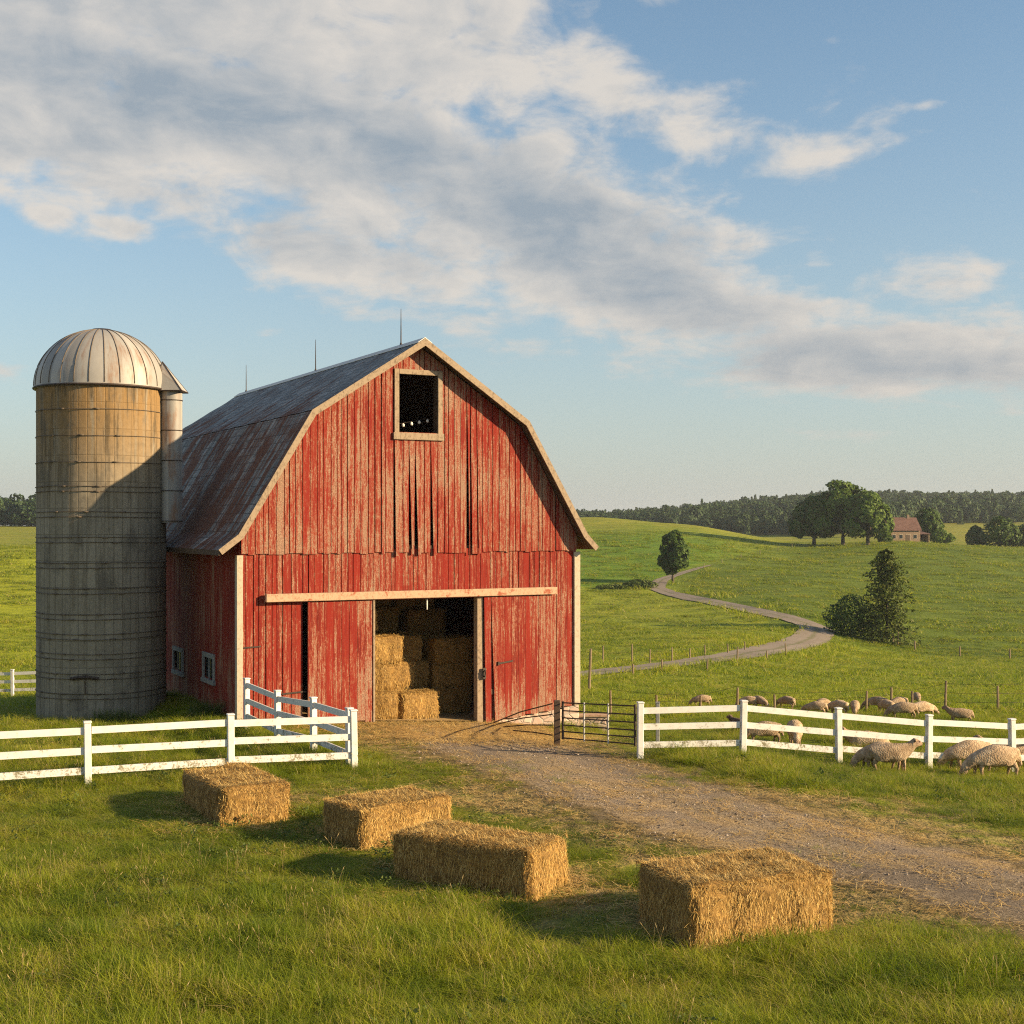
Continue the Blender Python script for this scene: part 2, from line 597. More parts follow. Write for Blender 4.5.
def zones(X, Y):
    """per-point field attributes: dry, crop, lush, worn"""
    px = 512 + F * X / np.maximum(Y, 1)
    nearY = np.interp(px, [560, 655, 700, 790, 860, 1024, 1500], [9e9, 300, 250, 185, 176, 172, 165])
    farY = np.interp(px, [662, 690, 720, 765, 790, 800], [305, 330, 352, 390, 415, 470])
    crop = sstep(Y - nearY, 0, 6) * sstep(px, 650, 690) * (1 - sstep(Y - farY, -4, 4))
    lush = sstep(Y, 284, 292) * (1 - sstep(px, 690, 790)) * (1 - sstep(Y, 400, 470)) * sstep(px, 450, 500) * (1 - crop)
    dry = sstep(Y, 400, 470) * 0.7 + .5 * sstep(Y, 500, 540) * sstep(px, 850, 900)
    gold = (1 - sstep(px, 150, 350)) * sstep(Y, 80, 120) * (1 - sstep(Y, 330, 400))
    sd = poly_sd(X, Y, DPOLY)
    worn = np.maximum((1 - sstep(sd, 0.0, 2.6)) * (Y < 60), .62 * thin_yard(X, Y))
    return crop, lush, dry, gold, worn


def mat_ground():
    m, g, out = new_mat('pasture')
    p = g.pos()
    crop, lush, dry, gold, worn = (g.attr(a) for a in ('crop', 'lush', 'dry', 'gold', 'worn'))
    big = g.noise(p, 0.035, 4, 0.6)
    mid = g.noise(p, 0.35, 5, 0.62)
    fine = g.noise(p, 3.2, 6, 0.7)
    base = g.ramp(g.m('ADD', g.m('MULTIPLY', big, 0.5), g.m('MULTIPLY', mid, 0.5)),
                  [(0.34, (0.136, 0.176, 0.013)), (0.5, (0.200, 0.232, 0.018)), (0.66, (0.265, 0.261, 0.029))])
    # crop rows run across the hill, following its contour
    x, y, z = g.sep(p)
    rows = g.m('ADD', g.m('MULTIPLY', g.noise(g.comb(g.m('MULTIPLY', x, 0.04), g.m('MULTIPLY', y, 0.30), 0.0), 1.0, 6, 0.72, 0.6), 0.7), g.m('MULTIPLY', g.noise(p, 0.03, 3, 0.5), 0.3))
    cropc = g.ramp(rows, [(0.3, (0.062, 0.102, 0.010)), (0.55, (0.119, 0.158, 0.016)), (0.75, (0.168, 0.188, 0.023))])
    lushc = g.ramp(mid, [(0.3, (0.083, 0.162, 0.013)), (0.7, (0.148, 0.214, 0.018))])
    dryc = g.ramp(mid, [(0.3, (0.180, 0.206, 0.022)), (0.7, (0.258, 0.228, 0.033))])
    goldc = g.ramp(rows, [(0.3, (0.207, 0.246, 0.011)), (0.7, (0.309, 0.323, 0.018))])
    c = g.mix(crop, base, cropc)
    c = g.mix(lush, c, lushc)
    c = g.mix(g.m('MULTIPLY', dry, g.step(big, 0.30, 0.5), clamp=True), c, dryc)
    c = g.mix(gold, c, goldc)
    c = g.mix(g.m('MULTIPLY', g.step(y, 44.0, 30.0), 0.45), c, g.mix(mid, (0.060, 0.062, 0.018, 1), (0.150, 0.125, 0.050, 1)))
    # trodden, straw-littered soil round the yard
    wn = g.m('ADD', g.m('MULTIPLY', worn, 0.85), g.m('MULTIPLY', g.m('SUBTRACT', g.noise(p, 0.9, 5, 0.65), 0.5), 1.5))
    soil = g.ramp(fine, [(0.3, (0.085, 0.070, 0.026)), (0.52, (0.19, 0.145, 0.060)), (0.7, (0.32, 0.235, 0.105))])
    c = g.mix(g.step(wn, 0.28, 0.62), c, soil)
    c = g.mix(0.9, c, g.mix(fine, (0.35, 0.35, 0.35, 1), (1.65, 1.6, 1.6, 1)), 'MULTIPLY')
    c = g.mix(0.55, c, g.mix(g.step(g.noise(g.scale(p, (0.35, 1.0, 1.0)), 0.22, 5, 0.7), 0.35, 0.65), (0.66, 0.70, 0.62, 1), (1.28, 1.25, 1.2, 1)), 'MULTIPLY')
    h = g.m('ADD', g.m('MULTIPLY', mid, 0.7), g.m('MULTIPLY', g.noise(p, 1.3, 5, 0.7), 0.6))
    nrm = g.bump(h, 0.9, 0.35)
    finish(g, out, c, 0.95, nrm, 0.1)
    return m


def build_terrain():
    us = np.linspace(-1.25, 1.25, 300)
    ys = np.exp(np.linspace(math.log(4.0), math.log(3200), 430))
    UU, YY = np.meshgrid(us, ys)
    X, Y = (UU * YY).ravel(), YY.ravel()
    Z = zt(X, Y)
    at = zones(X, Y)
    Z = np.clip(Z, -45, 42)
    V = np.c_[X, Y, Z]
    global ZMIN
    ZMIN = float(Z.min())
    nx, ny = len(us), len(ys)
    # ground behind the camera: two more rows on the level
    back = []
    for yb, k in ((-40.0, 40.0), (-400.0, 400.0)):
        back.append(np.c_[us * k, np.full(nx, yb), np.zeros(nx)])
    V = np.r_[back[1], back[0], V]
    at = [np.r_[np.zeros(2 * nx), a] for a in at]
    ny += 2
    i = np.arange(nx - 1)[None] + np.arange(ny - 1)[:, None] * nx
    i = i.ravel()
    Fq = np.c_[i, i + 1, i + 1 + nx, i + nx]
    me = np_mesh('pasture', V, Fq, mat_ground(), dict(zip(('crop', 'lush', 'dry', 'gold', 'worn'), at)), True)
    o = link('pasture', me)
    tag(o, 'rolling green pasture and fields reaching to the wooded hills', 'pasture', kind='structure')


build_terrain()


# ------------------------------------------------------------------ roads
def mat_gravel():
    m, g, out = new_mat('gravel')
    p = g.pos()
    edge, along, across = g.attr('edge'), g.attr('along'), g.attr('across')
    vor = g.n('ShaderNodeTexVoronoi', {'feature': 'F1'}, {'Vector': p, 'Scale': 17.0, 'Randomness': 1.0})
    vor2 = g.n('ShaderNodeTexVoronoi', {'feature': 'F1'}, {'Vector': p, 'Scale': 42.0, 'Randomness': 1.0})
    stone = g.n('ShaderNodeTexWhiteNoise', None, {0: vor.outputs['Position']}).outputs[0]
    stone2 = g.n('ShaderNodeTexWhiteNoise', None, {0: vor2.outputs['Position']}).outputs[0]
    n1 = g.noise(p, 0.8, 5, 0.65)
    track = g.noise(g.comb(g.m('MULTIPLY', along, 0.10), g.m('MULTIPLY', across, 5.5), 0.0), 1.0, 4, 0.6)
    gr = g.step(g.noise(p, 26.0, 6, 0.80), 0.30, 0.70)
    k0 = g.m('ADD', g.m('MULTIPLY', gr, 0.55), g.m('ADD', g.m('MULTIPLY', stone, 0.2), g.m('MULTIPLY', stone2, 0.25)))
    c = g.ramp(k0, [(0.2, (0.100, 0.072, 0.046)), (0.5, (0.281, 0.214, 0.140)), (0.8, (0.532, 0.425, 0.291))])
    tan = g.ramp(g.m('ADD', g.m('MULTIPLY', g.noise(p, 5.0, 5, 0.7), 0.5), g.m('MULTIPLY', gr, 0.5)), [(0.32, (0.158, 0.100, 0.043)), (0.5, (0.353, 0.234, 0.105)), (0.68, (0.576, 0.418, 0.198))])
    k = g.m('ADD', g.m('MULTIPLY', g.m('SUBTRACT', track, 0.5), 2.2), g.m('MULTIPLY', g.m('SUBTRACT', n1, 0.5), 1.6))
    k = g.m('ADD', k, g.attr('straw'))
    c = g.mix(g.step(k, -0.12, 0.5), c, tan)
    c = g.mix(g.m('MULTIPLY', g.step(g.attr('straw'), 0.15, 0.8), 0.7), c, g.mix(gr, (0.20, 0.115, 0.035, 1), (0.50, 0.33, 0.125, 1)))
    ac = g.m('ADD', across, g.m('MULTIPLY', g.m('SUBTRACT', g.noise(p, 0.35, 3, 0.5), 0.5), 0.16))
    ruts = None
    for c0_ in (0.36, 0.64):
        d_ = g.m('DIVIDE', g.m('SUBTRACT', ac, c0_), 0.075)
        e_ = g.m('EXPONENT', g.m('MULTIPLY', g.m('MULTIPLY', d_, d_), -1.0))
        ruts = e_ if ruts is None else g.m('ADD', ruts, e_)
    c = g.mix(g.m('MULTIPLY', ruts, 0.6), c, g.mix(gr, (0.15, 0.115, 0.088, 1), (0.38, 0.305, 0.24, 1)))
    c = g.mix(0.75, c, g.mix(g.step(track, .3, .7), (0.66, 0.66, 0.68, 1), (1.25, 1.22, 1.2, 1)), 'MULTIPLY')
    h = g.m('ADD', g.m('MULTIPLY', gr, 0.8), g.m('MULTIPLY', n1, 2.0))
    ins = {'Base Color': c, 'Roughness': 0.95, 'Specular IOR Level': 0.15, 'Normal': g.bump(h, 0.8, 0.05)}
    sh = g.n('ShaderNodeBsdfPrincipled', None, ins).outputs[0]
    e = g.m('ADD', edge, g.m('MULTIPLY', g.m('SUBTRACT', g.noise(p, 1.1, 6, 0.7), 0.5), 2.6))
    tr = g.n('ShaderNodeBsdfTransparent').outputs[0]
    sh = g.n('ShaderNodeMixShader', None, {0: g.step(e, -0.15, 0.75), 1: tr, 2: sh}).outputs[0]
    g.t.links.new(sh, out.inputs[0])
    return m


def strip(name, A, B, nac, mat, lift, widen, label, cat, straw=None):
    """sheet between two edge lines, laid on the ground"""
    n = len(A)
    t = np.linspace(0, 1, nac)
    L = np.r_[0, np.cumsum(np.linalg.norm(np.diff((A + B) / 2, axis=0), axis=1))]
    D = (B - A); D = D / np.linalg.norm(D, axis=1)[:, None]
    A2, B2 = A - D * widen, B + D * widen
    P = A2[:, None] * (1 - t)[None, :, None] + B2[:, None] * t[None, :, None]
    X, Y = P[..., 0].ravel(), P[..., 1].ravel()
    Z = zt(X, Y) + lift
    W = np.linalg.norm(B2 - A2, axis=1)[:, None] * np.ones(nac)
    ed = np.minimum(t, 1 - t)[None] * W / max(widen, 0.01) - 1.0     # 0 on the nominal edge, 1 a step inside
    ed = np.minimum(ed, (L[:, None] - 0.0) / 1.5 + 0.4 + 0 * W) if straw is not None else ed
    at = {'edge': np.clip(ed, -1, 1.5).ravel(), 'along': (L[:, None] + 0 * W).ravel(), 'across': (t[None] + 0 * W).ravel()}
    at['straw'] = straw(X, Y) if straw is not None else np.zeros(len(X))
    i = (np.arange(nac - 1)[None] + np.arange(n - 1)[:, None] * nac).ravel()
    Fq = np.c_[i, i + nac, i + nac + 1, i + 1]
    o = link(name, np_mesh(name, np.c_[X, Y, Z], Fq, mat, at, True))
    return tag(o, label, cat, kind='structure')


DOORC = BARN_A + UX * 6.1 + UY * (-1.2)


def straw_amt(X, Y):
    d = np.hypot(X - DOORC[0], (Y - DOORC[1]))
    return 0.9 * (1 - sstep(d, 2.0, 7.0))


def finer(P, n):
    t = np.r_[0, np.cumsum(np.linalg.norm(np.diff(P, axis=0), axis=1))]
    q = np.linspace(0, t[-1], n)
    return np.c_[np.interp(q, t, P[:, 0]), np.interp(q, t, P[:, 1])]


strip('gravel_driveway', finer(DFr, 170), finer(DNr, 170), 40, mat_gravel(), 0.018, 1.0,
      'gravel driveway sweeping from the barn door out to the right', 'driveway', straw_amt)


def mat_lane():
    m, g, out = new_mat('lane')
    p = g.pos()
    n = g.noise(p, 0.6, 5, 0.65)
    tr = g.noise(g.comb(g.m('MULTIPLY', g.attr('along'), 0.03), g.m('MULTIPLY', g.attr('across'), 4.0), 0), 1.0, 3, 0.6)
    c = g.ramp(g.m('ADD', g.m('MULTIPLY', n, 0.5), g.m('MULTIPLY', tr, 0.5)),
               [(0.3, (0.17, 0.135, 0.105)), (0.6, (0.25, 0.205, 0.165)), (0.75, (0.30, 0.235, 0.165))])
    sh = g.n('ShaderNodeBsdfPrincipled', None, {'Base Color': c, 'Roughness': 0.9, 'Specular IOR Level': 0.15, 'Normal': g.bump(n, 0.4, 0.1)}).outputs[0]
    md_ = g.m('ADD', g.m('MULTIPLY', g.m('ABSOLUTE', g.m('SUBTRACT', g.attr('across'), 0.5)), 6.0), g.m('MULTIPLY', g.noise(p, 0.4, 5, 0.7), 1.6))
    c2 = g.mix(g.m('MULTIPLY', g.step(md_, 1.35, 0.75), 0.7), c, (0.115, 0.115, 0.045, 1))
    g.t.links.new(c2, sh.node.inputs['Base Color'])
    e = g.m('ADD', g.attr('edge'), g.m('MULTIPLY', g.m('SUBTRACT', g.noise(p, 0.35, 6, 0.75), 0.5), 2.6))
    t = g.n('ShaderNodeBsdfTransparent').outputs[0]
    sh = g.n('ShaderNodeMixShader', None, {0: g.step(e, 0.0, 0.3), 1: t, 2: sh}).outputs[0]
    g.t.links.new(sh, out.inputs[0])
    return m


LC = resample(LANE, 260)
T_ = np.gradient(LC, axis=0); T_ /= np.linalg.norm(T_, axis=1)[:, None]
N_ = np.c_[-T_[:, 1], T_[:, 0]]
hw = np.interp(np.arange(260), [0, 60, 125, 190, 222, 245, 259], [1.6, 2.3, 2.7, 2.4, 1.7, .8, .15])[:, None]
strip('country_lane', LC - N_ * hw, LC + N_ * hw, 9, mat_lane(), 0.12, 0.5,
      'narrow pale lane winding through the fields behind the barn', 'lane')


# ------------------------------------------------------------------ building materials
def mat_redboards(name, wear=0.0, dark=1.0):
    m, g, out = new_mat(name)
    p = g.obj()
    r = g.attr('rnd')
    off = g.comb(g.m('MULTIPLY', r, 13.0), g.m('MULTIPLY', r, 7.0), g.m('MULTIPLY', r, 31.0))
    q = g.add(p, off)
    grain = g.noise(g.scale(q, (42.0, 42.0, 1.2)), 1.0, 6, 0.74)
    streak = g.noise(g.scale(q, (13.0, 13.0, 0.55)), 1.0, 4, 0.60)
    flake = g.noise(g.scale(q, (34.0, 34.0, 7.0)), 1.0, 8, 0.80)
    patch = g.noise(g.scale(p, (0.8, 0.8, 0.5)), 1.0, 3, 0.5)
    mott = g.noise(g.scale(q, (70.0, 70.0, 30.0)), 1.0, 4, 0.7)
    red = g.mix(r, (0.195, 0.0140, 0.0085, 1), (0.115, 0.0105, 0.0075, 1))
    red = g.mix(g.step(grain, 0.40, 0.66), red, (0.230, 0.021, 0.011, 1))
    w = g.m('ADD', g.m('MULTIPLY', flake, 0.42), g.m('ADD', g.m('MULTIPLY', grain, 0.26), g.m('MULTIPLY', streak, 0.32)))
    w = g.m('ADD', g.m('MULTIPLY', g.m('SUBTRACT', w, 0.5), 2.0), 0.5)
    w = g.m('ADD', w, g.m('MULTIPLY', g.m('SUBTRACT', patch, 0.5), 0.38))
    w = g.m('ADD', w, g.m('MULTIPLY', g.m('SUBTRACT', r, 0.5), 0.10))
    w = g.m('ADD', w, g.m('MULTIPLY', g.m('SUBTRACT', mott, 0.5), 0.34))
    pz = g.sep(p)[2]
    w = g.m('ADD', w, g.m('MULTIPLY', g.step(pz, 0.9, -0.5), 0.10))
    w = g.m('ADD', w, wear)
    bare = g.mix(g.step(mott, 0.3, 0.7), (0.110, 0.058, 0.040, 1), (0.40, 0.245, 0.165, 1))
    thin = g.mix(g.step(w, 0.46, 0.53), red, (0.235, 0.052, 0.028, 1))
    c = g.mix(g.step(w, 0.56, 0.61), thin, bare)
    spots = g.noise(g.scale(q, (30.0, 30.0, 9.0)), 1.0, 5, 0.7)
    c = g.mix(g.m('MULTIPLY', g.step(spots, 0.60, 0.74), 0.75), c, (0.12, 0.035, 0.025, 1))
    c = g.mix(1.0, c, (dark, dark, dark, 1), 'MULTIPLY')
    h = g.m('ADD', g.m('MULTIPLY', grain, 0.6), g.m('MULTIPLY', w, -0.5))
    finish(g, out, c, 0.85, g.bump(h, 0.55, 0.02), 0.2)
    return m


def mat_trim(name, light, darkc, redc=None, wear=0.0):
    """weathered painted or bare timber trim"""
    m, g, out = new_mat(name)
    p = g.obj()
    r = g.attr('rnd')
    q = g.add(p, g.comb(g.m('MULTIPLY', r, 9.0), g.m('MULTIPLY', r, 5.0), g.m('MULTIPLY', r, 3.0)))
    a = g.noise(g.scale(q, (9.0, 9.0, 9.0)), 1.0, 7, 0.72)
    b = g.noise(g.scale(q, (40.0, 40.0, 12.0)), 1.0, 4, 0.65)
    w = g.m('ADD', g.m('ADD', g.m('MULTIPLY', a, 0.6), g.m('MULTIPLY', b, 0.4)), wear)
    c = g.mix(g.step(w, 0.46, 0.66), light, darkc)
    if redc:
        c = g.mix(g.step(g.noise(q, 3.0, 5, 0.7), 0.55, 0.65), c, redc)
    finish(g, out, c, 0.8, g.bump(w, 0.4, 0.015), 0.2)
    return m


def mat_whitepaint():
    m, g, out = new_mat('white_paint')
    p = g.pos()
    x, y, z = g.sep(p)
    a = g.noise(p, 5.0, 7, 0.75)
    b = g.noise(p, 26.0, 4, 0.7)
    r = g.attr('rnd')
    low = g.m('MULTIPLY', g.attr('low'), 0.10)
    w = g.m('ADD', g.m('ADD', g.m('MULTIPLY', a, 0.55), g.m('MULTIPLY', b, 0.45)), low)
    c = g.mix(g.step(a, 0.35, 0.7), (0.70, 0.68, 0.65, 1), (0.60, 0.575, 0.535, 1))
    c = g.mix(g.step(w, 0.575, 0.68), c, (0.21, 0.185, 0.115, 1))
    finish(g, out, c, 0.55, g.bump(w, 0.25, 0.01), 0.35)
    return m


def mat_roof():
    m, g, out = new_mat('roof_metal')
    u, v = g.attr('ru'), g.attr('rv')
    st = g.noise(g.comb(g.m('MULTIPLY', u, 2.2), g.m('MULTIPLY', v, 0.22), 0.0), 1.0, 6, 0.68)
    st2 = g.noise(g.comb(g.m('MULTIPLY', u, 9.0), g.m('MULTIPLY', v, 0.5), 3.0), 1.0, 5, 0.7)
    pat = g.noise(g.comb(u, v, 0.0), 0.55, 5, 0.6)
    rough = g.noise(g.comb(u, v, 0.0), 9.0, 5, 0.75)
    shin = g.n('ShaderNodeTexBrick', {'offset': 0.5}, {'Vector': g.comb(u, v, 0.0), 'Color1': (0.30, 0.30, 0.30, 1), 'Color2': (0.85, 0.85, 0.85, 1), 'Mortar': (0.0, 0.0, 0.0, 1), 'Scale': 1.0, 'Mortar Size': 0.016, 'Mortar Smooth': 0.3, 'Bias': 0.0, 'Brick Width': 0.55, 'Row Height': 0.32})
    shf = shin.outputs[0]
    c = g.mix(g.step(st2, .3, .7), (0.10, 0.108, 0.115, 1), (0.40, 0.40, 0.39, 1))
    c = g.mix(0.7, c, g.mix(shf, (0.30, 0.30, 0.32, 1), (1.7, 1.7, 1.7, 1)), 'MULTIPLY')
    rust = g.m('ADD', g.m('ADD', g.m('MULTIPLY', st, 0.55), g.m('MULTIPLY', st2, 0.25)), g.m('MULTIPLY', pat, 0.35))
    rust = g.m('ADD', rust, g.m('MULTIPLY', g.step(v, 1.0, 6.4), 0.07))
    c = g.mix(g.step(rust, 0.585, 0.67), c, (0.155, 0.066, 0.042, 1))
    c = g.mix(g.m('MULTIPLY', g.step(rough, 0.48, 0.68), 0.75), c, (0.055, 0.055, 0.06, 1))
    h = g.m('ADD', g.m('MULTIPLY', shf, 0.35), g.m('MULTIPLY', rough, 0.8))
    finish(g, out, c, 0.85, g.bump(h, 1.0, 0.07), 0.12)
    return m


def mat_stone(name='stone', base=((0.20, 0.17, 0.15), (0.40, 0.33, 0.28))):
    m, g, out = new_mat(name)
    p = g.obj()
    v = g.n('ShaderNodeTexVoronoi', {'feature': 'DISTANCE_TO_EDGE'}, {'Vector': g.scale(p, (1.0, 1.0, 1.5)), 'Scale': 3.2}).outputs[0]
    v2 = g.n('ShaderNodeTexVoronoi', {'feature': 'F1'}, {'Vector': g.scale(p, (1.0, 1.0, 1.5)), 'Scale': 3.2})
    cell = g.n('ShaderNodeTexWhiteNoise', None, {0: v2.outputs['Position']}).outputs[0]
    n = g.noise(p, 6.0, 6, 0.7)
    c = g.mix(g.m('ADD', g.m('MULTIPLY', cell, 0.6), g.m('MULTIPLY', n, 0.4)), base[0] + (1,), base[1] + (1,))
    c = g.mix(g.step(v, 0.06, 0.0), c, (0.30, 0.27, 0.24, 1))
    h = g.m('ADD', g.m('MULTIPLY', g.step(v, 0.0, 0.12), 1.0), g.m('MULTIPLY', n, 0.4))
    finish(g, out, c, 0.9, g.bump(h, 0.8, 0.03), 0.15)
    return m


def mat_plain(name, c0, c1, sc=6.0, rough=0.7, metal=0.0, spec=0.3, bump=0.3):
    m, g, out = new_mat(name)
    n = g.noise(g.obj(), sc, 6, 0.68)
    finish(g, out, g.mix(g.step(n, 0.3, 0.7), c0 + (1,), c1 + (1,)), rough, g.bump(n, bump, 0.02), spec, metal)
    return m


def mat_hay(name='hay'):
    m, g, out = new_mat(name)
    p = g.pos()
    r = g.attr('rnd')
    n = g.noise(p, 2.5, 4, 0.6)
    f = g.noise(g.scale(p, (60.0, 60.0, 22.0)), 1.0, 4, 0.7)
    k = g.m('ADD', g.m('MULTIPLY', r, 0.65), g.m('MULTIPLY', f, 0.35))
    c = g.ramp(k, [(0.10, (0.105, 0.056, 0.015)), (0.38, (0.378, 0.216, 0.059)), (0.62, (0.630, 0.403, 0.125)), (0.88, (0.777, 0.595, 0.264))])
    c = g.mix(0.8, c, g.mix(n, (0.72, 0.70, 0.64, 1), (1.22, 1.22, 1.22, 1)), 'MULTIPLY')
    finish(g, out, c, 0.75, g.bump(f, 0.6, 0.015), 0.25, transl=0.12)
    return m


M_RED = mat_redboards('red_boards', -0.012)
M_RED_UP = mat_redboards('red_boards_upper', 0.045)
M_CREAM = mat_trim('cream_paint', (0.42, 0.365, 0.28, 1), (0.28, 0.215, 0.15, 1))
M_RAKE = mat_trim('weathered_timber', (0.30, 0.225, 0.155, 1), (0.13, 0.09, 0.06, 1))
M_RAIL = mat_trim('door_rail_timber', (0.44, 0.30, 0.20, 1), (0.27, 0.14, 0.085, 1), (0.30, 0.085, 0.045, 1))
M_GREYFRAME = mat_trim('grey_frame', (0.27, 0.27, 0.255, 1), (0.13, 0.125, 0.11, 1))
M_ROOF = mat_roof()
M_STONE = mat_stone('stone', ((0.30, 0.20, 0.16), (0.55, 0.43, 0.35)))
M_DARKWOOD = mat_plain('dark_timber', (0.055, 0.035, 0.022), (0.11, 0.07, 0.045))
M_FLOOR = mat_plain('straw_floor', (0.22, 0.14, 0.06), (0.40, 0.27, 0.12), 14.0, 0.95)
M_IRON = mat_plain('dark_iron', (0.030, 0.026, 0.024), (0.075, 0.050, 0.038), 9.0, 0.6, 0.4)
M_HOOP = mat_plain('rusty_hoop', (0.075, 0.060, 0.046), (0.15, 0.115, 0.085), 6.0, 0.8)
M_GALV = mat_plain('galvanised_metal', (0.42, 0.40, 0.37), (0.58, 0.56, 0.53), 4.0, 0.45, 0.3)
M_GLASS = mat_plain('window_glass', (0.012, 0.016, 0.018), (0.02, 0.024, 0.026), 3.0, 0.3, 0.0, 0.25, 0.05)
M_WHITE = mat_whitepaint()
M_HAY = mat_hay()
M_BULB = mat_plain('pale_glass', (0.75, 0.68, 0.60), (0.8, 0.75, 0.68), 3.0, 0.3)
M_POSTWOOD = mat_trim('post_timber', (0.22, 0.165, 0.105, 1), (0.11, 0.08, 0.05, 1))


# ------------------------------------------------------------------ barn
PROF = [(-0.72, 4.98), (-0.10, 5.45), (2.15, 9.17), (BW / 2, 11.50), (BW - 2.15, 9.10), (BW + 0.06, 5.42), (BW + 0.50, 4.98)]


def ztop(x):
    return float(np.interp(x, [a for a, _ in PROF], [b for _, b in PROF]))


def build_barn():
    B = empty('barn', (BARN_A[0], BARN_A[1], 0), TH,
              'weathered red gambrel barn with its big sliding door open on stacked hay', 'barn')
    R = random.Random(3)

    def zbot(x):
        return -0.62 if x < 8.6 else -0.62 + (x - 8.6) * 0.125

    # lower boards, with the doorway and the dark slit left of the sliding door
    lo = MB()
    forced = [0.0, 1.93, 2.12, 4.22, 7.95, BW]
    edges = []
    for a, b in zip(forced[:-1], forced[1:]):
        n = max(1, round((b - a) / 0.20))
        xs = [a + (b - a) * k / n for k in range(n + 1)]
        for k in range(1, n):
            xs[k] += R.uniform(-0.055, 0.055)
        edges += xs[:-1]
    edges.append(BW)
    DOORT = 3.46
    for a, b in zip(edges[:-1], edges[1:]):
        z0 = zbot((a + b) / 2) + R.uniform(-0.03, 0.04)
        mid = (a + b) / 2
        if 4.22 < mid < 7.95 or 1.93 < mid < 2.12:
            z0 = DOORT
        g_ = R.choice([0.004, 0.007, 0.010, 0.018])
        y = R.uniform(-0.012, 0.006)
        t = 0.03
        l = R.uniform(-0.004, 0.004)
        q = [(a + g_ + l, y - t, z0), (b - g_ + l, y - t, z0), (b - g_, y - t, 5.05), (a + g_, y - t, 5.05)]
        lo.hexa(q, [(p[0], y, p[2]) for p in q], R.random())
        if z0 < 0 and R.random() < 0.35:      # a butt joint with a replaced lower piece
            pass
    lo.build('siding', M_RED, B)

    # upper boards, lapped over the lower ones, some of them sprung
    up = MB()
    WX0, WX1, WZ0, WZ1 = 5.05, 6.41, 8.72, 10.56
    forced = [0.0, 2.15, WX0, BW / 2, WX1, BW - 2.15, BW]
    edges = []
    for a, b in zip(forced[:-1], forced[1:]):
        n = max(1, round((b - a) / 0.205))
        xs = [a + (b - a) * k / n for k in range(n + 1)]
        for k in range(1, n):
            xs[k] += R.uniform(-0.055, 0.055)
        edges += xs[:-1]
    edges.append(BW)
    sprung = [4.98, 5.6, 6.3, 7.6, 7.85]
    for a, b in zip(edges[:-1], edges[1:]):
        g_ = R.choice([0.005, 0.008, 0.011, 0.018])
        zb = 4.93 + R.uniform(-0.025, 0.03)
        y = -0.055 + R.uniform(-0.012, 0.008)
        t = 0.03
        ba, bb = a + g_, b - g_
        yo = 0.0
        near = min(abs((a + b) / 2 - q) for q in sprung)
        if near < 0.13:
            ba += R.choice([0.05, 0.09, 0.02]); bb += R.choice([0.03, -0.04])
            zb -= R.uniform(0.03, 0.1); yo = -R.uniform(0.02, 0.06)
        segs = [(zb, None)]
        mid = (a + b) / 2
        if WX0 < mid < WX1:
            segs = [(zb, WZ0), (WZ1, None)]
        for s0, s1 in segs:
            za = (ztop(a) - 0.06) if s1 is None else s1
            zb2 = (ztop(b) - 0.06) if s1 is None else s1
            if s0 > 5.2:
                q = [(a + g_, y - t, s0), (b - g_, y - t, s0), (b - g_, y - t, zb2), (a + g_, y - t, za)]
            else:
                q = [(ba, y - t + yo, s0), (bb, y - t + yo, s0), (b - g_, y - t, zb2), (a + g_, y - t, za)]
            up.hexa(q, [(p[0], p[1] + t, p[2]) for p in q], R.random())
    up.build('gable_siding', M_RED_UP, B)

    # side wall boards (left) and plain right and rear walls
    sd = MB()
    y = 0.0
    wins = [(2.55, 3.95), (6.45, 7.85)]
    WB, WT = (0.84, 0.72), (1.74, 1.61)
    while y < BL - 0.01:
        b = min(y + R.uniform(0.2, 0.32), BL)
        for (w0, w1) in wins:
            for e in (w0 + 0.12, w1 - 0.12):
                if y < e < b: b = e
        mid = (y + b) / 2
        x = R.uniform(-0.01, 0.006)
        rr = R.random()
        segs = [(-0.9 if y < 7 else -2.6, 5.5)]
        for k, (w0, w1) in enumerate(wins):
            if w0 + 0.12 - 1e-6 <= mid <= w1 - 0.12:
                segs = [(-0.9, WB[k] + 0.1), (WT[k] - 0.1, 5.5)]
        for z0, z1 in segs:
            sd.box((x - 0.03, y + 0.005, z0), (x, b - 0.005, z1), rr)
        y = b
    sd.build('side_siding', M_RED, B)
    bk = MB()
    bk.box((BW, 0.05, -2.6), (BW + 0.05, BL, 5.5), 0.4)
    prof = [(0, -2.6), (0, 5.4), (2.15, 9.1), (BW / 2, 11.45), (BW - 2.15, 9.1), (BW, 5.4), (BW, -2.6)]
    n = len(prof)
    bk.add([(x, BL - 0.05, z) for x, z in prof] + [(x, BL, z) for x, z in prof],
           [tuple(range(n)), tuple(range(2 * n - 1, n - 1, -1))] + [(i, (i + 1) % n, (i + 1) % n + n, i + n) for i in range(n)], 0.5)
    bk.build('wall', M_RED, B)

    # stone footing showing at the lower right corner, and along the left wall
    ft = MB()
    ft.hexa([(7.9, -0.035, -2.0), (BW + 0.12, -0.075, -2.0), (BW + 0.12, BL * 0.5, -2.0), (7.9, 0.4, -2.0)],
            [(7.9, -0.035, -0.66), (BW + 0.10, -0.05, -0.26), (BW + 0.10, BL * 0.5, -0.26), (7.9, 0.4, -0.66)])
    ft.build('foundation', M_STONE, B)
    ft = MB(); ft.box((-0.09, 3.0, -1.4), (0.2, 12.0, -0.05)); ft.build('foundation', M_STONE, B)

    # floor
    fl = MB()
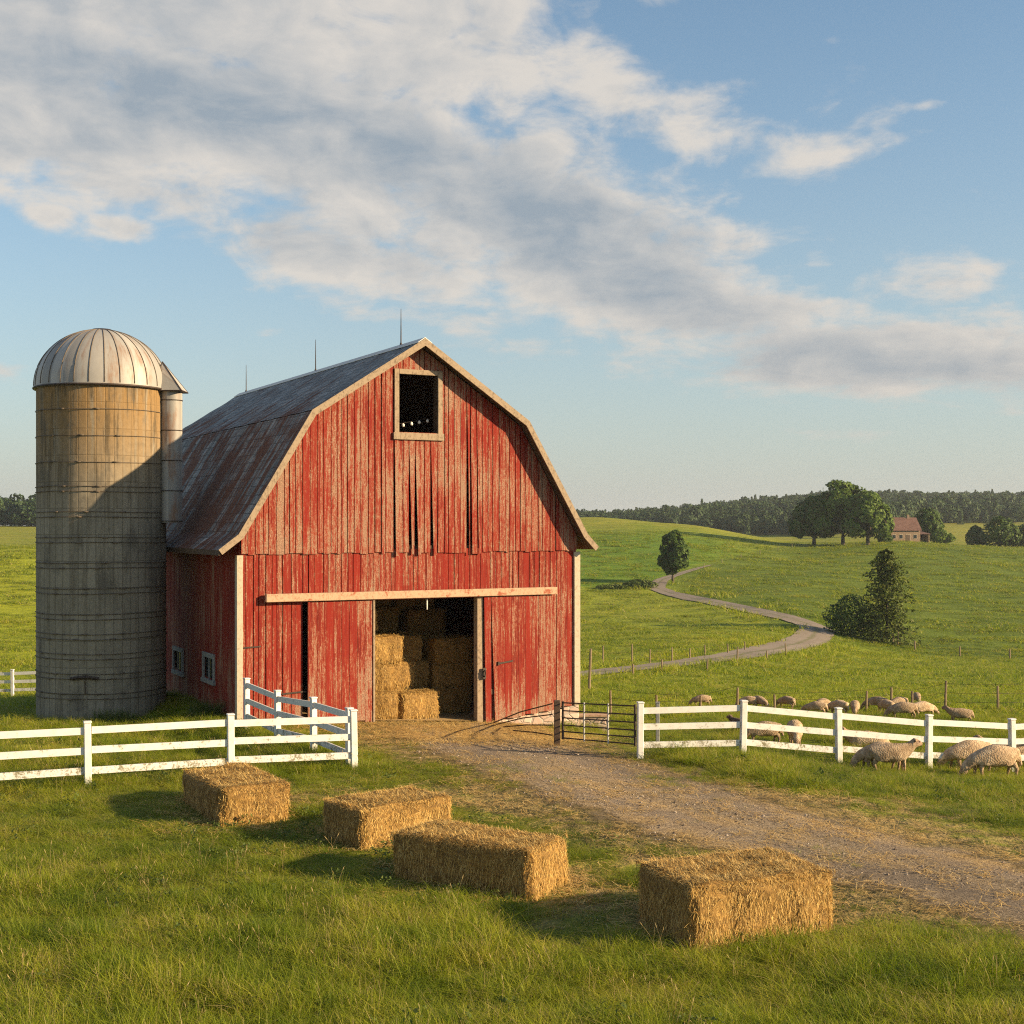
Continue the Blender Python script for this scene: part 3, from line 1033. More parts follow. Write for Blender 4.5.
    q = [(0.03, -0.25, zfloor(0) + 0.04), (BW - 0.03, -0.25, zfloor(BW) + 0.04), (BW - 0.03, BL, zfloor(BW) + 0.04), (0.03, BL, zfloor(0) + 0.04)]
    q2 = [(0.08, 0.05, float(zfloor(0.0)) + 0.05), (BW - 0.08, 0.05, float(zfloor(BW)) + 0.05), (BW - 0.08, BL - .1, float(zfloor(BW)) + 0.05), (0.08, BL - .1, float(zfloor(0.0)) + 0.05)]
    mids = []
    fl.add([(x, yy, float(zfloor(x)) + 0.05) for yy in (0.05, BL - .1) for x in (0.08, 3, 6, 9, BW - .08)], [(i, i + 1, i + 6, i + 5) for i in range(4)])
    fl.build('floor', M_FLOOR, B)

    # loft floor and a few posts inside
    for nm, a, b in [('loft_floor', (0.1, 3.2, 5.0), (BW - 0.1, BL - 0.1, 5.15)), ('beam', (0.1, 0.06, 4.9), (BW - 0.1, 0.3, 5.15)), ('beam', (0.1, 0.08, 3.75), (BW - 0.1, 0.28, 4.0))] + \
            [('loft_post', (x, yy, -0.8), (x + .22, yy + .22, 4.99)) for x in (3.6, 8.4) for yy in (6.5, 12.5)]:
        lf = MB(); lf.box(a, b); lf.build(nm, M_DARKWOOD, B)

    # roof: slabs following the profile, with lapped courses
    rf = MB()
    Y0, Y1 = -0.50, BL + 0.45
    side = 0
    tt = 0.11
    acc = 0
    for i in range(6):
        (xa, za), (xb, zb) = PROF[i], PROF[i + 1]
        d = Vector((xb - xa, 0, zb - za)); L = d.length; d /= L
        nrm = Vector((-d.z, 0, d.x))
        ny, nv = 40, max(2, int(L / 0.3))
        vs, fs, ru, rv = [], [], [], []
        # v runs from ridge (0) down to eave
        top = {0: (L + 4.4 + 4.34), 1: (4.4 + 4.34), 2: 4.4, 3: 0, 4: 4.4, 5: 4.4 + 4.34}
        for a in range(ny + 1):
            for b in range(nv + 1):
                p = Vector((xa, 0, za)) + d * (L * b / nv) + nrm * (tt + 0.010 * math.sin(a * 2.1 + b * 1.3) + R.uniform(-.006, .006))
                vs.append((p.x, Y0 + (Y1 - Y0) * a / ny, p.z))
                ru.append((Y1 - Y0) * a / ny + (40 if i > 2 else 0))
                dist = (L - L * b / nv) if i <= 2 else L * b / nv
                base = {0: 4.4 + 4.35, 1: 4.4, 2: 0, 3: 0, 4: 4.4, 5: 4.4 + 4.35}[i]
                rv.append(base + dist)
        for a in range(ny):
            for b in range(nv):
                k = a * (nv + 1) + b
                fs.append((k, k + 1, k + nv + 2, k + nv + 1))
        rf.add(vs, fs, 0.5, 0, ru=ru, rv=rv)
        # underside and front/back/eave edges
        p0, p1 = Vector((xa, 0, za)), Vector((xb, 0, zb))
        q0, q1 = p0 + nrm * (tt - 0.015), p1 + nrm * (tt - 0.015)
        rf.add([(p0.x, Y0, p0.z), (p1.x, Y0, p1.z), (p1.x, Y1, p1.z), (p0.x, Y1, p0.z), (q0.x, Y0, q0.z), (q1.x, Y0, q1.z), (q1.x, Y1, q1.z), (q0.x, Y1, q0.z)],
               [(0, 3, 2, 1), (0, 1, 5, 4), (3, 7, 6, 2), (0, 4, 7, 3), (1, 2, 6, 5)], 0.2, 1)
    # ridge cap and a cover strip at each break of the roof
    rc = MB()
    R_ = rf.build('roof', [M_ROOF, M_DARKWOOD], B)
    ap = PROF[3]
    for s_ in (-1, 1):
        d = Vector((s_ * (BW / 2 - 2.15), 0, 9.17 - 11.50)).normalized()
        nn = Vector((-d.z * s_, 0, d.x * s_)) * s_
        nn = Vector((s_ * 2.35, 0, 3.715)).normalized()
        p = Vector((ap[0], 0, ap[1])) + nn * (tt + 0.02) - Vector((0, 0, 0.0))
        e = p + d * 0.2
        p = Vector((ap[0], 0, ap[1] + tt + 0.055))
        rc.hexa([(p.x, Y0 - .02, p.z), (e.x, Y0 - .02, e.z), (e.x, Y1 + .02, e.z), (p.x, Y1 + .02, p.z)],
                [(p.x, Y0 - .02, p.z + .02), (e.x, Y0 - .02, e.z + .02), (e.x, Y1 + .02, e.z + .02), (p.x, Y1 + .02, p.z + .02)])
    rc.build('ridge_cap', M_GALV, R_)

    # rake boards along the front edge of the roof
    for i in range(6):
        (xa, za), (xb, zb) = PROF[i], PROF[i + 1]
        rk = MB()
        d = Vector((xb - xa, 0, zb - za)).normalized()
        nrm = Vector((-d.z, 0, d.x))
        hgt = 0.18 if i in (2, 3) else 0.165
        ea = 0.0 if i == 0 else 0.0
        p0, p1 = Vector((xa, 0, za)), Vector((xb, 0, zb))
        # mitre with the neighbours
        def corner(j, off):
            x, z = PROF[j]
            P = Vector((x, 0, z))
            ds = []
            if j > 0: ds.append((Vector((x - PROF[j - 1][0], 0, z - PROF[j - 1][1]))).normalized())
            if j < 6: ds.append((Vector((PROF[j + 1][0] - x, 0, PROF[j + 1][1] - z))).normalized())
            ns = [Vector((-q.z, 0, q.x)) for q in ds]
            nn = sum(ns, Vector()).normalized()
            return P + nn * (off / max(0.3, nn.dot(ns[0])))
        a0, a1, b0, b1 = corner(i, tt + 0.015), corner(i, tt - hgt), corner(i + 1, tt + 0.015), corner(i + 1, tt - hgt)
        ya, yb = Y0 - 0.055, Y0 - 0.004
        rk.hexa([(a1.x, ya, a1.z), (b1.x, ya, b1.z), (b0.x, ya, b0.z), (a0.x, ya, a0.z)],
                [(a1.x, yb, a1.z), (b1.x, yb, b1.z), (b0.x, yb, b0.z), (a0.x, yb, a0.z)], R.random())
        rk.build('rake_board', M_RAKE, R_)
    # eave fascia on the left
    ef = MB()
    ef.box((PROF[0][0] - 0.06, Y0, PROF[0][1] - 0.07), (PROF[0][0] - 0.012, Y1, PROF[0][1] + 0.09))
    ef.build('eave_board', M_DARKWOOD, R_)

    # cream corner boards
    for x0, x1, zb in ((-0.13, 0.06, -0.5), (BW - 0.10, BW + 0.13, -0.24)):
        c = MB()
        c.cbox((x0, -0.105, zb), (x1, 0.10, 4.90), 0.008)
        c.build('corner_board', M_CREAM, B)

    # sliding door rail
    rl = MB()
    rl.cbox((0.72, -0.27, 3.50), (10.70, -0.10, 3.74), 0.012, 0.3)
    rl.build('door_rail', M_RAIL, B)

    def door(x0, x1, zl, zr, name_label, askew=False):
        d = empty('sliding_door', (0, 0, 0)); d.parent = B
        if name_label: d['label'] = name_label
        pb = MB()
        n = round((x1 - x0) / 0.26)
        for k in range(n):
            a, b = x0 + (x1 - x0) * k / n, x0 + (x1 - x0) * (k + 1) / n
            t0 = k / n
            z0 = zl + (zr - zl) * (k + .5) / n + R.uniform(-.03, .03)
            y_ = -0.135 + R.uniform(-.006, .006)
            aa, bb = a + 0.006, b - 0.006
            if askew and k == 0:
                aa += 0.06; bb += 0.02
            if askew and k == 1:
                aa += 0.14; bb += 0.04; y_ -= 0.01
            q = [(aa, y_ - .03, z0), (bb, y_ - .03, z0), (b - .005, y_ - .03, 3.47), (a + .005, y_ - .03, 3.47)]
            pb.hexa(q, [(p[0], p[1] + .03, p[2]) for p in q], R.random())
        pb.build('door_boards', M_RED, d)
        for za in (2.9, 0.3):
            br = MB(); br.box((x0 + .05, -0.128, za), (x1 - .05, -0.105, za + .18)); br.build('brace', M_DARKWOOD, d)
        return d
    dl = door(2.12, 4.155, -0.12, -0.28, 'faded red sliding door pushed to the left of the opening')
    st = MB(); st.cbox((4.16, -0.19, -0.30), (4.225, -0.10, 3.47), 0.006, 0.2); st.build('stile', M_RAKE, dl)
    st = MB(); st.cbox((2.05, -0.19, -0.16), (2.115, -0.10, 3.47), 0.006, 0.7); st.build('stile', M_RED, dl)
    dr = door(8.02, 10.55, -0.58, -0.36, 'worn red sliding door on the right with a sprung lower board', True)
    h = MB(); h.bar((8.55, -0.20, 1.30), (9.05, -0.20, 1.36), 0.03, 0.05); h.box((8.5, -0.22, 1.24), (8.56, -0.165, 1.36))
    h.build('latch', M_IRON, dr)
    h = MB(); h.tube([(8.02, -0.17, 1.10), (8.02, -0.25, 1.08), (8.02, -0.25, 0.92), (8.02, -0.17, 0.90)], 0.025, 6)
    h.box((7.97, -0.20, 0.82), (8.07, -0.166, 1.18))
    h.build('handle', M_IRON, dr)
    # door post on the right of the opening
    dp = MB(); dp.cbox((7.80, -0.10, -0.62), (8.02, 0.16, 3.47), 0.012, 0.4)
    dp.build('door_post', M_RAKE, B)
    dp = MB(); dp.cbox((4.10, 0.0, -0.45), (4.25, 0.16, 3.47), 0.012, 0.6)
    dp.build('door_post', M_RAKE, B)
    # iron strap bars on the wall
    ib = MB(); ib.bar((1.28, -0.06, 0.72), (2.02, -0.06, 0.76), 0.02, 0.045); ib.build('iron_strap', M_IRON, B); ib = MB(); ib.bar((0.10, -0.06, 2.16), (0.62, -0.06, 2.18), 0.02, 0.04)
    ib.build('iron_strap', M_IRON, B)
    # loose hook hanging under the rail
    hk = MB(); hk.bar((6.05, -0.05, 3.46), (6.05, -0.05, 3.12), 0.035, 0.035, (1, 0, 0)); hk.build('door_hook', M_GALV, B)

    # loft window
    W = empty('loft_window', (0, 0, 0)); W.parent = B
    fr = MB()
    f0, f1, g0, g1 = 4.90, 6.56, 8.58, 10.70
    yy0, yy1 = -0.135, -0.075
    fr.cbox((f0, yy0, g0), (f0 + .16, yy1, g1), 0.008, .1); fr.cbox((f1 - .16, yy0, g0), (f1, yy1, g1), 0.008, .5)
    fr.cbox((f0 + .161, yy0 - .004, g1 - .16), (f1 - .161, yy1, g1), 0.008, .8)
    fr.cbox((f0 - .04, yy0 - .03, g0 - .10), (f1 + .04, yy1, g0 + .12), 0.008, .3)
    fr.build('frame', M_RAKE, W)
    rv = MB()
    rv.box((WX0 - .02, -0.05, WZ0), (WX0, 0.25, WZ1)); rv.build('reveal', M_DARKWOOD, W); rv = MB(); rv.box((WX1, -0.05, WZ0), (WX1 + .02, 0.25, WZ1))
    rv.build('reveal', M_DARKWOOD, W)

    # side windows
    for k, (w0, w1) in enumerate(wins):
        W = empty('side_window', (0, 0, 0)); W.parent = B
        fr = MB()
        a, b = WB[k], WT[k]
        fr.cbox((-0.09, w0, a), (-0.033, w0 + .16, b), .006, .1); fr.cbox((-0.09, w1 - .16, a), (-0.033, w1, b), .006, .3)
        fr.cbox((-0.092, w0 + .161, b - .15), (-0.033, w1 - .161, b), .006, .6)
        fr.cbox((-0.12, w0 - .05, a - .07), (-0.033, w1 + .05, a + .07), .006, .8)
        fr.box((-0.06, (w0 + w1) / 2 - .02, a + .071), (-0.02, (w0 + w1) / 2 + .02, b - .151), .6)
        fr.build('frame', M_GREYFRAME, W)
        gl = MB(); gl.box((0.0, w0 + .1, a), (0.012, w1 - .1, b)); gl.build('pane', M_GLASS, W)

    # lightning rods along the ridge
    for yy in (1.4, 9.6, 18.6):
        lr = MB()
        lr.tube([(BW / 2, yy, 11.6), (BW / 2, yy, 12.1), (BW / 2, yy, 12.85)], [0.022, 0.018, 0.008], 6)
        lr.tube([(BW / 2, yy, 11.62), (BW / 2, yy, 11.74)], [0.06, 0.03], 8)
        lr.build('lightning_rod', M_IRON, B)
    return B


BARN = build_barn()


def barn_pt(x, y, z=0.0):
    q = BARN_A + UX * x + UY * y
    return Vector((q[0], q[1], z))


# string of pale bulbs hanging in the dark loft opening
def build_bulbs():
    o = empty('string_lights', barn_pt(5.1, 0.45, 8.9), TH, 'string of five small pale bulbs hanging inside the dark loft window', 'string lights')
    pts = [(-0.25, 0, 0.22)] + [(0.07 + 0.28 * k, 0.02 * (k % 2), 0.02 + 0.055 * k) for k in range(5)] + [(1.7, 0, 0.42)]
    w = MB(); w.tube([(a, b, c + 0.075) for a, b, c in pts], 0.008, 5); w.build('cord', M_IRON, o)
    for k in range(5):
        b = MB()
        bm = bmesh.new(); bmesh.ops.create_icosphere(bm, subdivisions=2, radius=0.05)
        for v in bm.verts:
            v.co.z *= 1.15 if v.co.z < 0 else 1.35
        b.bm(bm, 0.5, 0, Matrix.Translation(pts[k + 1]))
        b.build('bulb', M_BULB, o, True)


build_bulbs()


# ------------------------------------------------------------------ silo
def mat_silo():
    m, g, out = new_mat('stave_concrete')
    u, v = g.attr('su'), g.attr('sv')
    br = g.n('ShaderNodeTexBrick', {'offset': 0.0}, {'Vector': g.comb(u, v, 0.0), 'Color1': (0.35, 0.35, 0.35, 1), 'Color2': (0.75, 0.75, 0.75, 1),
             'Mortar': (0.05, 0.05, 0.05, 1), 'Scale': 1.0, 'Mortar Size': 0.018, 'Mortar Smooth': 0.6, 'Bias': 0.0, 'Brick Width': 0.27, 'Row Height': 0.83})
    bv = br.outputs[0]
    st = g.noise(g.comb(g.m('MULTIPLY', u, 3.4), g.m('MULTIPLY', v, 0.22), 0), 1.0, 7, 0.68)
    st2 = g.noise(g.comb(g.m('MULTIPLY', u, 1.2), g.m('MULTIPLY', v, 0.5), 4.0), 1.0, 5, 0.6)
    n = g.noise(g.comb(u, v, 0), 7.0, 6, 0.72)
    high = g.step(v, 5.8, 10.5)
    c = g.mix(bv, (0.165, 0.145, 0.110, 1), (0.31, 0.275, 0.215, 1))
    c = g.mix(g.m('MULTIPLY', high, g.step(st, 0.30, 0.52)), c, (0.235, 0.145, 0.062, 1))
    c = g.mix(g.m('MULTIPLY', g.m('ADD', 0.40, g.m('MULTIPLY', high, 0.45)), g.step(g.noise(g.comb(g.m('MULTIPLY', u, 4.5), g.m('MULTIPLY', v, 0.30), 9.0), 1.0, 6, 0.7), 0.50, 0.62)), c, (0.075, 0.058, 0.036, 1))
    c = g.mix(g.m('MULTIPLY', g.step(st2, 0.50, 0.66), 0.65), c, (0.10, 0.09, 0.075, 1))
    c = g.mix(0.8, c, g.mix(n, (0.55, 0.55, 0.55, 1), (1.4, 1.4, 1.4, 1)), 'MULTIPLY')
    h = g.m('ADD', g.m('MULTIPLY', br.outputs[1], -0.5), g.m('MULTIPLY', n, 0.5))
    finish(g, out, c, 0.92, g.bump(h, 0.6, 0.03), 0.15)
    return m


def mat_dome(name='dome_sheet'):
    m, g, out = new_mat(name)
    p = g.obj()
    u, v = g.attr('su'), g.attr('sv')
    r = g.attr('rnd')
    st = g.noise(g.comb(g.m('MULTIPLY', u, 2.0), g.m('MULTIPLY', v, 0.5), 0), 1.0, 6, 0.66)
    n = g.noise(p, 5.0, 6, 0.7)
    gore = g.n('ShaderNodeTexWhiteNoise', {'noise_dimensions': '1D'}, {'W': g.m('FLOOR', g.m('ADD', g.m('MULTIPLY', u, 28.0 / (2 * math.pi * 2.05)), 0.5))}).outputs[0]
    c = g.mix(gore, (0.25, 0.237, 0.222, 1), (0.39, 0.365, 0.335, 1))
    c = g.mix(g.m('MULTIPLY', g.step(st, 0.50, 0.66), 0.8), c, (0.21, 0.115, 0.068, 1))
    c = g.mix(0.5, c, g.mix(n, (0.7, 0.7, 0.7, 1), (1.25, 1.25, 1.25, 1)), 'MULTIPLY')
    finish(g, out, c, 0.55, g.bump(n, 0.2, 0.02), 0.25, 0.08)
    return m


def build_silo():
    SX, SY, r = -13.38, 43.5, 2.03
    z0 = -0.32
    S = empty('silo', (SX, SY, z0), 0, 'tall grey concrete stave silo with a ribbed metal dome beside the barn', 'silo')
    H = 10.58
    msil, mdome = mat_silo(), mat_dome()
    w = MB(); w.lathe([(r + .02, -0.7)] + [(r, z) for z in np.linspace(-0.5, H, 30)], 96, wu=r); w.build('wall', msil, S, True)
    hp = MB()
    zs = [H - .10] + [H - .83 * k for k in range(1, 4)]
    k = 4
    zz = H - .83 * 4
    while zz > 0.3:
        zs += [zz + .07, zz - .09]
        zz -= 0.80 if zz > 4 else 0.62
    for z in zs:
        z += 0.0
        pts = [((r + .022) * math.cos(t), (r + .022) * math.sin(t), z + 0.012 * math.sin(3 * t + z)) for t in np.linspace(0, 2 * math.pi, 73)]
        hp.tube(pts, 0.011, 5, cap=False)
        for a in (-2.2, -1.7, -1.15):     # lugs where the rods join
            aa = a + 0.2 * math.sin(z * 5)
            c_ = Vector(((r + .03) * math.cos(aa), (r + .03) * math.sin(aa), z))
            hp.tube([c_ + Vector((-math.sin(aa), math.cos(aa), 0)) * -.09, c_ + Vector((-math.sin(aa), math.cos(aa), 0)) * .09], 0.022, 6)
    hp.build('hoops', M_HOOP, S, True)
    dm = MB()
    DH = 1.90
    prof = [((r + .07) * math.cos(t), H + DH * math.sin(t)) for t in np.linspace(0, math.pi / 2 - .10, 22)]
    dm.lathe([(r + .02, H - .10), (r + .09, H - .10)] + prof, 80, wu=r)
    D = dm.build('dome', mdome, S, True)
    rb = MB()
    for k in range(28):
        a = 2 * math.pi * (k + .5) / 28
        rb.tube([(q * 1.004 * math.cos(a), q * 1.004 * math.sin(a), z + .004) for q, z in prof], 0.014, 5)
    rb.build('rib', M_HOOP, D, True)
    tc = MB(); tc.lathe([(0.0, H + DH + .03), (0.30, H + DH + .02), (0.42, H + DH - .04), (0.42, H + DH - .10)], 28, wu=1); tc.build('cap', M_IRON, D, True)
    rm = MB()
    rm.tube([((r + .085) * math.cos(t), (r + .085) * math.sin(t), H - .07) for t in np.linspace(0, 2 * math.pi, 73)], 0.035, 6, cap=False)
    rm.build('rim', M_IRON, D, True)
    # unloading chute, a metal tube up the right side with a peaked hood
    ang = rad(-2)
    cx, cyy, rc = (r + .26) * math.cos(ang), (r + .26) * math.sin(ang), 0.345
    ch = MB()
    vs, fs, su, sv = [], [], [], []
    ch.lathe([(rc, 6.2)] + [(rc, z) for z in np.linspace(6.3, H - .12, 12)], 28, wu=rc)
    o = ch.build('chute', mdome, S, True, (cx, cyy, 0))
    for z in np.arange(6.25, H - .2, 0.98):
        bd = MB()
        bd.tube([((rc + .012) * math.cos(t), (rc + .012) * math.sin(t), z) for t in np.linspace(0, 2 * math.pi, 29)], 0.014, 5, cap=False)
        bd.build('seam', M_IRON, o, True)
    hd = MB()
    e = rc + .09
    p = Vector((-.30, 0, H + .86))
    c4 = [(-e, -e, H - .12), (e, -e, H - .12), (e, e, H - .12), (-e, e, H - .12)]
    hd.add(c4 + [tuple(p)], [(0, 1, 4), (1, 2, 4), (2, 3, 4), (3, 0, 4), (3, 2, 1, 0)], 0.3, su=[0, .6, 1.2, 1.8, 1], sv=[0, 0, 0, 0, .8])
    hb = hd.build('hood', mdome, S, False, (cx, cyy, 0))
    he = MB()
    for a in range(4):
        he.tube([c4[a], c4[(a + 1) % 4]], 0.02, 5); he.tube([c4[a], tuple(p)], 0.018, 5)
    he.build('edging', M_IRON, hb)
    # low iron hatch lip
    a0 = math.atan2(-(SY), -SX) + 0.0
    hl = MB()
    av = [-1.53 + .052 * k for k in range(-4, 5)]
    hl.tube([((r + .05) * math.cos(a), (r + .05) * math.sin(a), 1.33 + .05 * math.cos((a + 1.53) * 7)) for a in av], 0.055, 6)
    hl.tube([((r + .03) * math.cos(-1.52), (r + .03) * math.sin(-1.52), 1.28), ((r + .03) * math.cos(-1.515), (r + .03) * math.sin(-1.515), .86)], .02, 5)
    hl.build('hatch_lip', M_IRON, S)
    return S


build_silo()


# ------------------------------------------------------------------ fences
def fence(posts, label, group=None, hgt=1.40, name='white_fence', lean=0.0, overrun=None):
    """three-rail white board fence through ground points (x, y); posts are parts, each rail board a part"""
    R = random.Random(int(posts[0][0] * 31) & 255)
    x0, y0 = posts[0]
    z0 = gz(x0, y0)
    Fo = empty(name, (x0, y0, z0), 0, label, 'fence', group)
    loc = [Vector((x - x0, y - y0, gz(x, y) - z0)) for x, y in posts]
    for i, p in enumerate(loc):
        d = (loc[min(i + 1, len(loc) - 1)] - loc[max(i - 1, 0)]); a = math.atan2(d.y, d.x)
        M = Matrix.Translation(p) @ Matrix.Rotation(a, 4, 'Z') @ Matrix.Rotation(R.uniform(-.025, .025), 4, 'Y')
        b = MB()
        b.cbox((-.075, -.075, -.35), (.075, .075, hgt), .012, R.random(), 0, M)
        b.cbox((-.088, -.088, hgt + .002), (.088, .088, hgt + .045), .012, R.random(), 0, M)
        o = b.build('post', M_WHITE, Fo)
    ext = list(loc)
    for i in range(len(ext) - 1):
        a, c = ext[i], ext[i + 1]
        d = (c - a); d.z = 0; d.normalize()
        nn = Vector((d.y, -d.x, 0))
        if nn.y > 0 : nn = -nn
        for k, h in enumerate((hgt - .17, hgt * .57, hgt * .25)):
            b = MB()
            j0, j1 = R.uniform(-.022, .022), R.uniform(-.022, .022)
            zs = Vector((0, 0, 1))
            p0 = a + d * .077 + zs * (h + j0); p1 = c - d * .077 + zs * (h + j1)
            b.bar(p0, p1, .042, .155, (0, 0, 1), R.random())
            low = 1.0 if k == 2 else (0.45 if k == 1 else 0.1)
            b.a['low'] = [low] * len(b.v)
            b.build('rail', M_WHITE, Fo)
    return Fo


fence([(-12.30, 28.35), (-9.35, 29.4), (-6.45, 30.6), (-3.74, 31.6)], 'white board fence in front of the silo, left of the hay bales')
fence([(-3.90, 31.95), (-5.05, 33.93), (-6.37, 36.22), (-7.60, 38.2)], 'short white fence running back from the corner post to the red barn corner')
fence([(3.26, 33.9), (5.94, 34.3), (8.56, 34.9), (11.10, 35.5), (13.60, 36.2), (16.2, 36.9), (18.8, 37.6), (21.4, 38.2)], 'white board fence along the driveway in front of the grazing sheep')
fence([(-29.5, 70.5), (-26.3, 70.2), (-23.6, 70.0), (-20.9, 69.8)], 'far white board fence seen beyond the silo at the left')


def pole_fence(name, pts, hs, label, cat='fence', wires=(0.35, 0.7, 1.05), r=0.06, wr=0.006):
    x0, y0 = pts[0]
    z0 = gz(x0, y0)
    R = random.Random(int(abs(x0) * 77))
    o = empty(name, (x0, y0, z0), 0, label, cat)
    tops = []
    for (x, y), h in zip(pts, hs):
        b = MB()
        base = Vector((x - x0, y - y0, gz(x, y) - z0))
        lean = Vector((R.uniform(-.05, .05), R.uniform(-.04, .04), 0)) * h
        b.tube([base + Vector((0, 0, -.3)), base + lean * .5 + Vector((0, 0, h * .5)), base + lean + Vector((0, 0, h))], [r, r * .95, r * .85], 7, R.random())
        b.build('post', M_POSTWOOD, o)
        tops.append((base, h))
    if wires:
        w = MB()
        for (a, ha), (c, hc) in zip(tops[:-1], tops[1:]):
            for k in wires:
                p, q = a + Vector((0, 0, k * min(1, ha))), c + Vector((0, 0, k * min(1, hc)))
                w.tube([p, (p + q) / 2 - Vector((0, 0, .03)), q], wr, 4)
        w.build('wires', M_IRON, o)
    return o


def hits(*pp):
    return [tuple(hit(*p)[:2]) for p in pp]


pole_fence('wire_fence', hits((611, 716), (657, 716), (700, 714), (737, 714), (775, 713), (866, 712), (891, 711), (912, 711), (945, 711), (998, 711), (1050, 711)),
           [1.0, .8, .7, 1.0, .7, .8, .9, .75, 1.15, .95, 1.0], 'thin wire fence on dark wooden posts behind the flock of sheep', r=.05)
pole_fence('wire_fence', hits((603, 665), (632, 664), (650, 663), (672, 662), (690, 659.5), (705, 656.5), (728, 654), (745, 651)), [1.6, 1.7, 1.2, 1.3, 1.0, 1.1, 1.0, 1.0],
           'row of pale fence stakes on the field side of the lane', r=.07, wires=(0.5, 1.0))
pole_fence('wire_fence', hits((589, 690), (633, 677), (662, 673), (707, 671), (737, 664), (767, 660), (786, 657)), [2.3, .9, 1.0, .9, 1.5, .9, 1.4],
           'row of dark fence posts on the near side of the lane', r=.08, wires=(0.5, 1.0))
pole_fence('wire_fence', hits((862, 634), (873, 637), (882, 642), (893, 645), (898, 646), (915, 650), (960, 656), (1010, 659)), [1.6, 1.8, 2.0, 2.0, 2.0, 1.3, 1.3, 1.3],
           'short pale posts along the foot of the hill below the spruce', r=.12, wires=(0.5, 1.0))


pole_fence('wire_fence', hits((704, 568), (722, 563), (741, 558), (760, 554), (778, 550.5), (792, 548)), [1.2, 1.1, 1.2, 1.1, 1.2, 1.1],
           'line of small posts curving up the slope beyond the lone tree', r=.09, wires=(0.5, 1.0))


def build_gate():
    a = Vector((1.42, 37.2, 0)); b = Vector((3.17, 34.12, 0))
    a.z, b.z = gz(a.x, a.y), gz(b.x, b.y)
    o = empty('metal_gate', a, 0, 'rusty brown metal field gate with six bars next to the white fence post', 'gate')
    d = b - a
    L = Vector((d.x, d.y, 0)).length
    u = Vector((d.x, d.y, 0)).normalized()
    hs = [1.22, 1.0, .80, .60, .42, .24]
    za, zb = 0.0, d.z + .10
    for h in hs:
        m = MB()
        m.tube([Vector((0, 0, za + h)), Vector((d.x, d.y, zb + h))], .020, 6)
        m.build('bar', M_IRON, o)
    for t, mt, r in ((0.0, M_IRON, .035), (.33, M_GALV, .022), (.66, M_GALV, .022), (0.99, M_IRON, .03)):
        m = MB()
        q = Vector((d.x, d.y, 0)) * t + Vector((-.045 * u.y, .045 * u.x, 0)) * (-1 if .1 < t < .9 else 0)
        zz = zb * t
        m.tube([q + Vector((0, 0, zz + .2)), q + Vector((0, 0, zz + 1.26))], r, 8)
        m.build('upright', mt, o)
    # hanging post
    p = empty('gate_post', (a.x - .16, a.y + .06, a.z), 0, 'dark square timber post at the hinge end of the metal gate', 'post')
    m = MB(); m.cbox((-.085, -.085, -.3), (.085, .085, 1.28), .012, .3); m.build('shaft', M_DARKWOOD, p)
    for h in (.4, 1.05):
        m = MB(); m.tube([(.08, 0, h), (.16, -.05, h)], .018, 6); m.box((.07, -.04, h - .05), (.09, .04, h + .05)); m.build('hinge', M_IRON, p)
    # sagging rails between the gate post and the barn door
    base = Vector((a.x - .3, a.y + .1, a.z))
    e = barn_pt(8.25, -.35); e.z = gz(e.x, e.y)
    f = empty('rail_fence', base, 0, 'sagging thin rails sloping down from the gate post to the barn door', 'fence')
    v = e - base
    for h, t in ((1.18, 1.0), (.88, .93), (.58, .8), (.30, .62)):
        m = MB()
        m.tube([Vector((0, 0, h)), v * (t * .5) + Vector((0, 0, h * .55 + .02)), v * t + Vector((0, 0, .03))], .020, 6)
        m.build('rail', M_IRON, f)
    # grey post standing behind the white fence
    q = hit(657, 737)
    g = empty('grey_post', (4.0, 36.6, gz(4.0, 36.6)), 0, 'slim grey post standing just behind the end of the white fence', 'post')
    m = MB(); m.cbox((-.05, -.05, -.3), (.05, .05, 1.25), .01, .7); m.build('shaft', M_GREYFRAME, g)
    m = MB(); m.box((-.06, -.06, 1.25), (.06, .06, 1.28)); m.build('cap', M_GREYFRAME, g)
    # low masonry wall running out from the barn's right corner
    c0 = barn_pt(BW + .14, .05)
    w = empty('low_wall', (c0.x, c0.y, gz(c0.x, c0.y)), TH - rad(26), 'low reddish masonry wall with a plank on top beside the barn corner', 'wall')
    m = MB(); m.box((0, 0, -.9), (1.02, .3, .42)); m.build('masonry', M_STONE, w)
    m = MB(); m.cbox((-.02, -.05, .423), (1.06, .34, .50), .01, .4); m.build('coping', M_RAIL, w)


build_gate()


